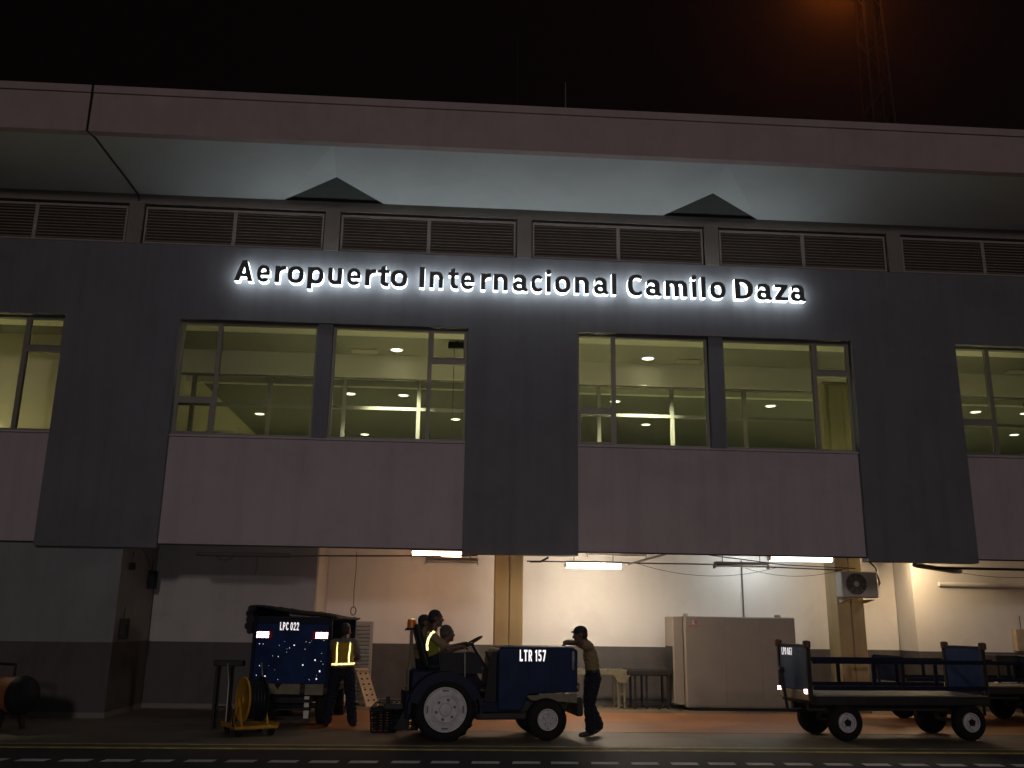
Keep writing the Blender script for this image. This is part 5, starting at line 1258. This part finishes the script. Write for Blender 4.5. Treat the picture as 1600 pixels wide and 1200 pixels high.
def make_head(B, c, face, upv, hair='hair', cap=False, s=1.0):
    f = Vector(face).normalized(); u = Vector(upv); u = (u - f * u.dot(f)).normalized(); r = f.cross(u)
    A = Matrix((r, f, u)).transposed()
    c = Vector(c)
    def P(x, y, z): return c + A @ (Vector((x, y, z)) * s)
    B.ell(P(0, -0.012, 0.025), A, (0.074 * s, 0.094 * s, 0.088 * s), 'skin')
    B.ell(P(0, 0.030, -0.045), A, (0.055 * s, 0.060 * s, 0.070 * s), 'skin')       # jaw
    B.ell(P(0, 0.070, -0.093), A, (0.022 * s, 0.018 * s, 0.017 * s), 'skin')       # chin
    B.cap(P(0, 0.080, 0.012), P(0, 0.101, -0.025), 0.009 * s, 0.014 * s, 'skin')    # nose
    B.cap(P(-0.030, 0.078, 0.030), P(0.030, 0.078, 0.030), 0.012 * s, 0.012 * s, 'skin')   # brow
    B.cap(P(-0.020, 0.080, -0.057), P(0.020, 0.080, -0.057), 0.0085 * s, 0.0085 * s, 'lips')
    for x in (-1, 1):
        B.ell(P(x * 0.029, 0.072, 0.006), A, (0.011 * s, 0.010 * s, 0.008 * s), 'eye')
        B.ell(P(x * 0.076, -0.010, -0.004), A, (0.010 * s, 0.022 * s, 0.034 * s), 'skin')     # ears
        B.ell(P(x * 0.045, 0.052, -0.020), A, (0.022 * s, 0.025 * s, 0.02 * s), 'skin')
    B.ell(P(0, -0.022, 0.045), A, (0.079 * s, 0.093 * s, 0.080 * s), 'hair')
    B.ell(P(0, -0.052, 0.0), A, (0.070 * s, 0.060 * s, 0.072 * s), 'hair')
    if cap:
        B.ell(P(0, -0.012, 0.055), A, (0.084 * s, 0.100 * s, 0.074 * s), 'hair')
        B.ell(P(0, 0.085, 0.052), A, (0.060 * s, 0.045 * s, 0.010 * s), 'hair')

def person(name, label, J, mats, face, headup=(0, 0, 1), cap=False, sleeve=0.62, hands=None, group=None, loc=None, curl=0.6, build_=1.0, feet=None):
    """J: world joints. hands: {'L': back-of-hand normal, 'R': ...}"""
    loc = Vector(loc)
    t = thing(name, label, 'person', loc, 0, group)
    J = {k: Vector(p) - loc for k, p in J.items()}
    B = Body()
    lat = (J['shR'] - J['shL']).normalized()
    latp = (J['hipR'] - J['hipL']).normalized()
    chest, pel = (J['shR'] + J['shL']) / 2, (J['hipR'] + J['hipL']) / 2
    n = 9
    prof = [(0.165, 0.120), (0.165, 0.122), (0.160, 0.118), (0.153, 0.112), (0.153, 0.112), (0.160, 0.114), (0.168, 0.116), (0.168, 0.110), (0.140, 0.090), (0.085, 0.070)]
    bend = Vector(J['spine']) if 'spine' in J else (chest + pel) / 2
    for i, (rx, ry) in enumerate(prof):
        u = i / n
        p = pel * (1 - u) ** 2 + bend * 2 * u * (1 - u) + chest * u * u
        dp = (bend - pel) * 2 * (1 - u) + (chest - bend) * 2 * u
        A = frame(dp, latp.lerp(lat, u))
        tg = 'trousers' if i < 2 else ('belt' if i == 2 else 'shirt')
        B.ell(p + Vector((0, 0, 0.03 if i == n else 0)), A, (rx * build_, ry * build_, 0.075 if i < n else 0.05), tg)
    for s in 'LR':
        sgn = 1 if s == 'R' else -1
        sh, el, wr = J['sh' + s], J['el' + s], J['wr' + s]
        B.cap(chest + lat * sgn * 0.06, sh, 0.075, 0.062, 'shirt')
        k = min(sleeve, 1.0)
        e2 = sh.lerp(el, k)
        B.cap(sh, e2, 0.066, 0.060, 'shirt')
        if sleeve < 1.0:
            B.cap(e2, el, 0.046, 0.041, 'skin'); B.cap(el, wr, 0.041, 0.027, 'skin')
        else:
            B.cap(el, el.lerp(wr, 0.9), 0.054, 0.040, 'shirt'); B.cap(el.lerp(wr, .85), wr, 0.028, 0.026, 'skin')
        hd_ = J.get('hd' + s)
        dirv = (hd_ - wr) if hd_ is not None else (wr - el)
        nrm = (hands or {}).get(s, (0, 0, 1))
        make_hand(B, wr, dirv, nrm, sgn, curl)
        hp, kn, an = J['hip' + s], J['kn' + s], J['an' + s]
        B.cap(pel.lerp(hp, 0.6), hp, 0.112, 0.105, 'trousers')
        B.cap(hp, kn, 0.106, 0.086, 'trousers')
        calf = kn.lerp(an, 0.35)
        B.cap(kn, calf, 0.085, 0.084, 'trousers'); B.cap(calf, an + (kn - an).normalized() * 0.02, 0.083, 0.080, 'trousers')
        toe = J['toe' + s]
        B.cap(an + Vector((0, 0, -0.02)), an + Vector((0, 0, -0.035)), 0.046, 0.046, 'shoe')
        B.cap(an + Vector((0, 0, -0.045)) - (toe - an) * 0.18, an.lerp(toe, 0.55) + Vector((0, 0, -0.02)), 0.040, 0.042, 'shoe')
        B.cap(an.lerp(toe, 0.5) + Vector((0, 0, -0.02)), toe, 0.043, 0.032, 'shoe')
    hd = J['head']
    B.cap(chest + Vector((0, 0, 0.02)), chest.lerp(hd, 0.62), 0.062, 0.052, 'skin')
    B.cap(chest.lerp(hd, 0.55), hd + Vector((0, 0, -0.02)) - Vector(face).normalized() * 0.02, 0.052, 0.050, 'skin')
    make_head(B, hd, face, headup, cap=cap, s=1.1)
    full = {'skin': 'skin', 'shirt': mats[0], 'trousers': mats[1], 'belt': 'belt_leather', 'shoe': 'shoe', 'hair': mats[2], 'lips': 'skin', 'eye': 'eye'}
    b = B.build('body', full, t)
    return t, b, J

def tape(parent, pts, width, nrm, mat):
    """a reflective tape strip following points, lying just outside the cloth"""
    mb = MB()
    P = [Vector(p) for p in pts]; N_ = [Vector(q).normalized() for q in nrm] if isinstance(nrm[0], (tuple, list, Vector)) else [Vector(nrm).normalized()] * len(P)
    vs = []
    for i, p in enumerate(P):
        t = (P[min(i + 1, len(P) - 1)] - P[max(0, i - 1)]).normalized()
        s = t.cross(N_[i]).normalized() * width / 2
        vs += [p - s + N_[i] * 0.004, p + s + N_[i] * 0.004, p + s, p - s]
    fs = []
    for i in range(len(P) - 1):
        for k in range(4):
            fs.append((i * 4 + k, i * 4 + (k + 1) % 4, (i + 1) * 4 + (k + 1) % 4, (i + 1) * 4 + k))
    fs += [(0, 1, 2, 3), tuple(len(vs) - 4 + k for k in (3, 2, 1, 0))]
    mb.add(vs, fs); return mb.build('reflective_tape', mat, parent)

def surface_strip(parent, body, origin_pts, dirv, width, mat):
    """drop points onto the body along dirv and lay tape there"""
    from mathutils.bvhtree import BVHTree
    me = body.data
    bv = BVHTree.FromPolygons([v.co for v in me.vertices], [p.vertices[:] for p in me.polygons])
    dv = Vector(dirv).normalized()
    pts, nr = [], []
    for p in origin_pts:
        hit = bv.ray_cast(Vector(p) - dv * 0.6, dv)
        if hit[0] is not None:
            pts.append(hit[0] + hit[1] * 0.006); nr.append(hit[1])
    if len(pts) > 1:
        return tape(parent, pts, width, nr, mat)

# driver at the wheel, seen from his right side; he looks ahead (+x)
h8 = math.radians(6.5)
def TP(x, y, z):
    return (x * math.cos(h8) - y * math.sin(h8), 14.78 + x * math.sin(h8) + y * math.cos(h8), z)
FX = (math.cos(h8), math.sin(h8), 0)
J = dict(hipR=TP(-0.20, -0.10, 1.12), hipL=TP(-0.20, 0.10, 1.12), spine=TP(-0.30, 0, 1.26), shR=TP(-0.25, -0.20, 1.45), shL=TP(-0.25, 0.19, 1.46), head=TP(-0.20, -0.01, 1.715),
         elR=TP(0.00, -0.25, 1.25), wrR=TP(0.17, -0.16, 1.30), hdR=TP(0.25, -0.13, 1.31), elL=TP(0.02, 0.24, 1.27), wrL=TP(0.21, 0.16, 1.34), hdL=TP(0.29, 0.14, 1.36),
         knR=TP(0.22, -0.16, 1.12), anR=TP(0.44, -0.17, 0.74), toeR=TP(0.60, -0.17, 0.66), knL=TP(0.24, 0.15, 1.12), anL=TP(0.46, 0.14, 0.74), toeL=TP(0.62, 0.15, 0.66))
drv, body, JL = person('person', 'man in lime safety vest sitting at the steering wheel of the tractor', J, ('khaki_shirt', 'navy_cloth', 'hair'), FX, loc=TP(-0.2, 0, 0.98), hands={'R': (0, -0.4, 1), 'L': (0, 0.4, 1)}, curl=1.0)
def vest(parent, JL, mat, lat_s=1.13, d_s=1.16):
    """open-sided vest: shell round the torso from waist to shoulders"""
    lat = (JL['shR'] - JL['shL']).normalized()
    chest, pel = (JL['shR'] + JL['shL']) / 2, (JL['hipR'] + JL['hipL']) / 2
    bend = JL['spine'] if 'spine' in JL else (chest + pel) / 2
    rows = []
    n = 28
    for i in range(9):
        u = 0.22 + 0.74 * i / 8
        p = pel * (1 - u) ** 2 + bend * 2 * u * (1 - u) + chest * u * u
        dp = (bend - pel) * 2 * (1 - u) + (chest - bend) * 2 * u
        A = frame(dp, lat)
        rx = 0.184 - 0.012 * math.sin(math.pi * i / 8); ry = 0.140 - 0.02 * i / 8
        rows.append([p + A @ Vector(((rx + 0.005 * math.sin(5 * a + i)) * math.cos(a), (ry + 0.004 * math.sin(7 * a)) * math.sin(a), 0)) for a in [2 * math.pi * k / n for k in range(n)]])
    mb = MB()
    vs = [q for r in rows for q in r]
    fs = [(i * n + k, i * n + (k + 1) % n, (i + 1) * n + (k + 1) % n, (i + 1) * n + k) for i in range(8) for k in range(n)]
    mb.add(vs, fs, smooth=True)
    o = mb.build('vest', mat, parent)
    so = o.modifiers.new('thickness', 'SOLIDIFY'); so.thickness = 0.006
    return o, rows
v_, rows = vest(drv, JL, 'vest_yellow')
# the tape running over the near shoulder of the driver's vest
c = JL['shR']
tape(drv, [c + Vector((-0.085, -0.045, -0.20)), c + Vector((-0.092, -0.06, -0.12)), c + Vector((-0.075, -0.068, -0.03)), c + Vector((-0.035, -0.06, 0.045)), c + Vector((0.01, -0.03, 0.078))], 0.035, (-0.35, -1, 0.25), 'retro_yellow')

# man behind, on the far fender
J = dict(hipR=TP(-0.34, 0.34, 1.02), hipL=TP(-0.34, 0.52, 1.02), spine=TP(-0.40, 0.43, 1.2), shR=TP(-0.36, 0.24, 1.38), shL=TP(-0.36, 0.62, 1.38), head=TP(-0.32, 0.42, 1.645),
         elR=TP(-0.20, 0.22, 1.16), wrR=TP(-0.04, 0.30, 1.08), elL=TP(-0.20, 0.66, 1.16), wrL=TP(-0.03, 0.60, 1.08),
         knR=TP(0.04, 0.36, 1.0), anR=TP(0.10, 0.36, 0.62), toeR=TP(0.24, 0.36, 0.55), knL=TP(0.04, 0.56, 1.0), anL=TP(0.08, 0.60, 0.60), toeL=TP(0.22, 0.60, 0.53))
person('person', 'man half hidden behind the tractor driver, on the far fender', J, ('khaki_shirt', 'navy_cloth', 'hair'), FX, loc=TP(-0.34, 0.43, 0.95), hands={'R': (0, 0, 1), 'L': (0, 0, 1)})
# low passenger on the far side seat
J = dict(hipR=TP(0.03, 0.36, 0.86), hipL=TP(0.03, 0.54, 0.86), spine=TP(-0.05, 0.45, 1.02), shR=TP(-0.01, 0.26, 1.22), shL=TP(-0.01, 0.63, 1.22), head=TP(0.03, 0.44, 1.49),
         elR=TP(0.07, 0.24, 1.00), wrR=TP(0.25, 0.26, 1.16), elL=TP(0.11, 0.66, 1.02), wrL=TP(0.31, 0.60, 1.02),
         knR=TP(0.41, 0.38, 0.86), anR=TP(0.45, 0.40, 0.50), toeR=TP(0.53, 0.44, 0.40), knL=TP(0.41, 0.54, 0.86), anL=TP(0.45, 0.58, 0.48), toeL=TP(0.55, 0.62, 0.38))
person('person', 'dark haired man sitting low on the far side of the tractor, behind the steering wheel', J, ('khaki_shirt', 'navy_cloth', 'hair_rim_lit'), FX, loc=TP(0.03, 0.45, 0.78), hands={'R': (0, 0, 1), 'L': (0, 0, 1)})

# man leaning on the front of the hood, facing the tractor
def LP(x, y, z): return (x, 14.98 + y, z)
J = dict(hipR=LP(2.24, 0.10, 0.86), hipL=LP(2.27, -0.10, 0.86), spine=LP(2.26, 0.0, 1.06), shR=LP(2.17, 0.19, 1.335), shL=LP(2.18, -0.19, 1.335), head=LP(2.055, 0.0, 1.50),
         elL=LP(2.02, -0.26, 1.385), wrL=LP(1.87, -0.06, 1.365), hdL=LP(1.80, 0.04, 1.36), elR=LP(2.01, 0.28, 1.385), wrR=LP(1.88, 0.10, 1.40), hdR=LP(1.82, 0.0, 1.41),
         knL=LP(2.18, -0.09, 0.46), anL=LP(2.20, -0.10, 0.10), toeL=LP(2.04, -0.12, 0.035), knR=LP(2.20, 0.09, 0.48), anR=LP(2.36, 0.10, 0.15), toeR=LP(2.25, 0.12, 0.035))
person('person', 'man in khaki shirt and dark trousers leaning on the tractor hood with folded arms', J, ('khaki_shirt', 'navy_cloth', 'hair'), (-1, 0.1, -0.12), loc=(2.2, 14.98, 0), hands={'R': (-0.2, 0.2, 1), 'L': (-0.2, -0.2, 1)}, cap=True)

# worker beside the covered cart
def WP(x, y, z): return (x * 0.957 + 0.06, 15.98 + y, z)
J = dict(hipR=WP(-1.74, 0.0, 0.84), hipL=WP(-1.94, -0.02, 0.84), spine=WP(-1.86, -0.03, 1.06), shR=WP(-1.68, 0.02, 1.325), shL=WP(-2.03, 0.04, 1.31), head=WP(-1.845, 0.09, 1.50),
         elR=WP(-1.60, 0.12, 1.08), wrR=WP(-1.70, 0.34, 1.03), elL=WP(-2.09, 0.14, 1.09), wrL=WP(-2.05, 0.36, 1.10),
         knR=WP(-1.69, 0.02, 0.45), anR=WP(-1.64, 0.0, 0.10), toeR=WP(-1.60, 0.16, 0.035), knL=WP(-2.02, 0.02, 0.45), anL=WP(-2.07, 0.0, 0.10), toeL=WP(-2.10, 0.16, 0.035))
wk, body, JL = person('person', 'man in amber reflective vest standing with feet apart beside the covered cart', J, ('grey_cloth', 'navy_cloth', 'hair'), (0.45, 1, -0.1), loc=(-1.70, 15.98, 0), hands={'R': (0, 0, 1), 'L': (0, 0, 1)})
v_, rows = vest(wk, JL, 'vest_orange')
n = 28
back = [k for k in range(n) if rows[4][k].y < rows[4][(k + n // 2) % n].y]
def arc(i, a0, a1):
    out, nn = [], []
    cen = sum(rows[i], Vector()) / n
    ks = [k for k in range(n)]
    ks.sort(key=lambda k: rows[i][k].x)
    ks = [k for k in ks if rows[i][k].y <= cen.y + 0.02]
    ks = ks[int(len(ks) * a0):max(2, int(len(ks) * a1))]
    for k in ks:
        q = rows[i][k]; d_ = (q - cen); d_.z = 0
        out.append(q + d_.normalized() * 0.008); nn.append(tuple(d_.normalized()))
    return out, nn
p, q = arc(1, 0.15, 1.0); tape(wk, p, 0.03, q, 'retro_yellow')
for xo in (-0.09, 0.10):
    pts, nr = [], []
    for i in range(1, 9):
        cen = sum(rows[i], Vector()) / n
        k = min(range(n), key=lambda k: abs(rows[i][k].x - cen.x - xo) + (10 if rows[i][k].y > cen.y else 0))
        dd = rows[i][k] - cen; dd.z = 0
        pts.append(rows[i][k] + dd.normalized() * 0.009); nr.append(tuple(dd.normalized()))
    tape(wk, pts, 0.028, nr, 'retro_yellow')
# ---------------------------------------------------------------- night haze
hz, nt, out = new_mat('night_haze')
pv = nt.nodes.new('ShaderNodeVolumePrincipled')
pv.inputs['Color'].default_value = (0.9, 0.9, 0.9, 1)
pv.inputs['Density'].default_value = 0.0003
pv.inputs['Anisotropy'].default_value = 0.9
nt.links.new(pv.outputs[0], out.inputs['Volume'])
mb = MB(); mb.box(-230, 230, -130, 330, -1.0, 41.0)
M['night_haze'] = hz
hb = mb.build('haze', 'night_haze'); hb['kind'] = 'stuff'
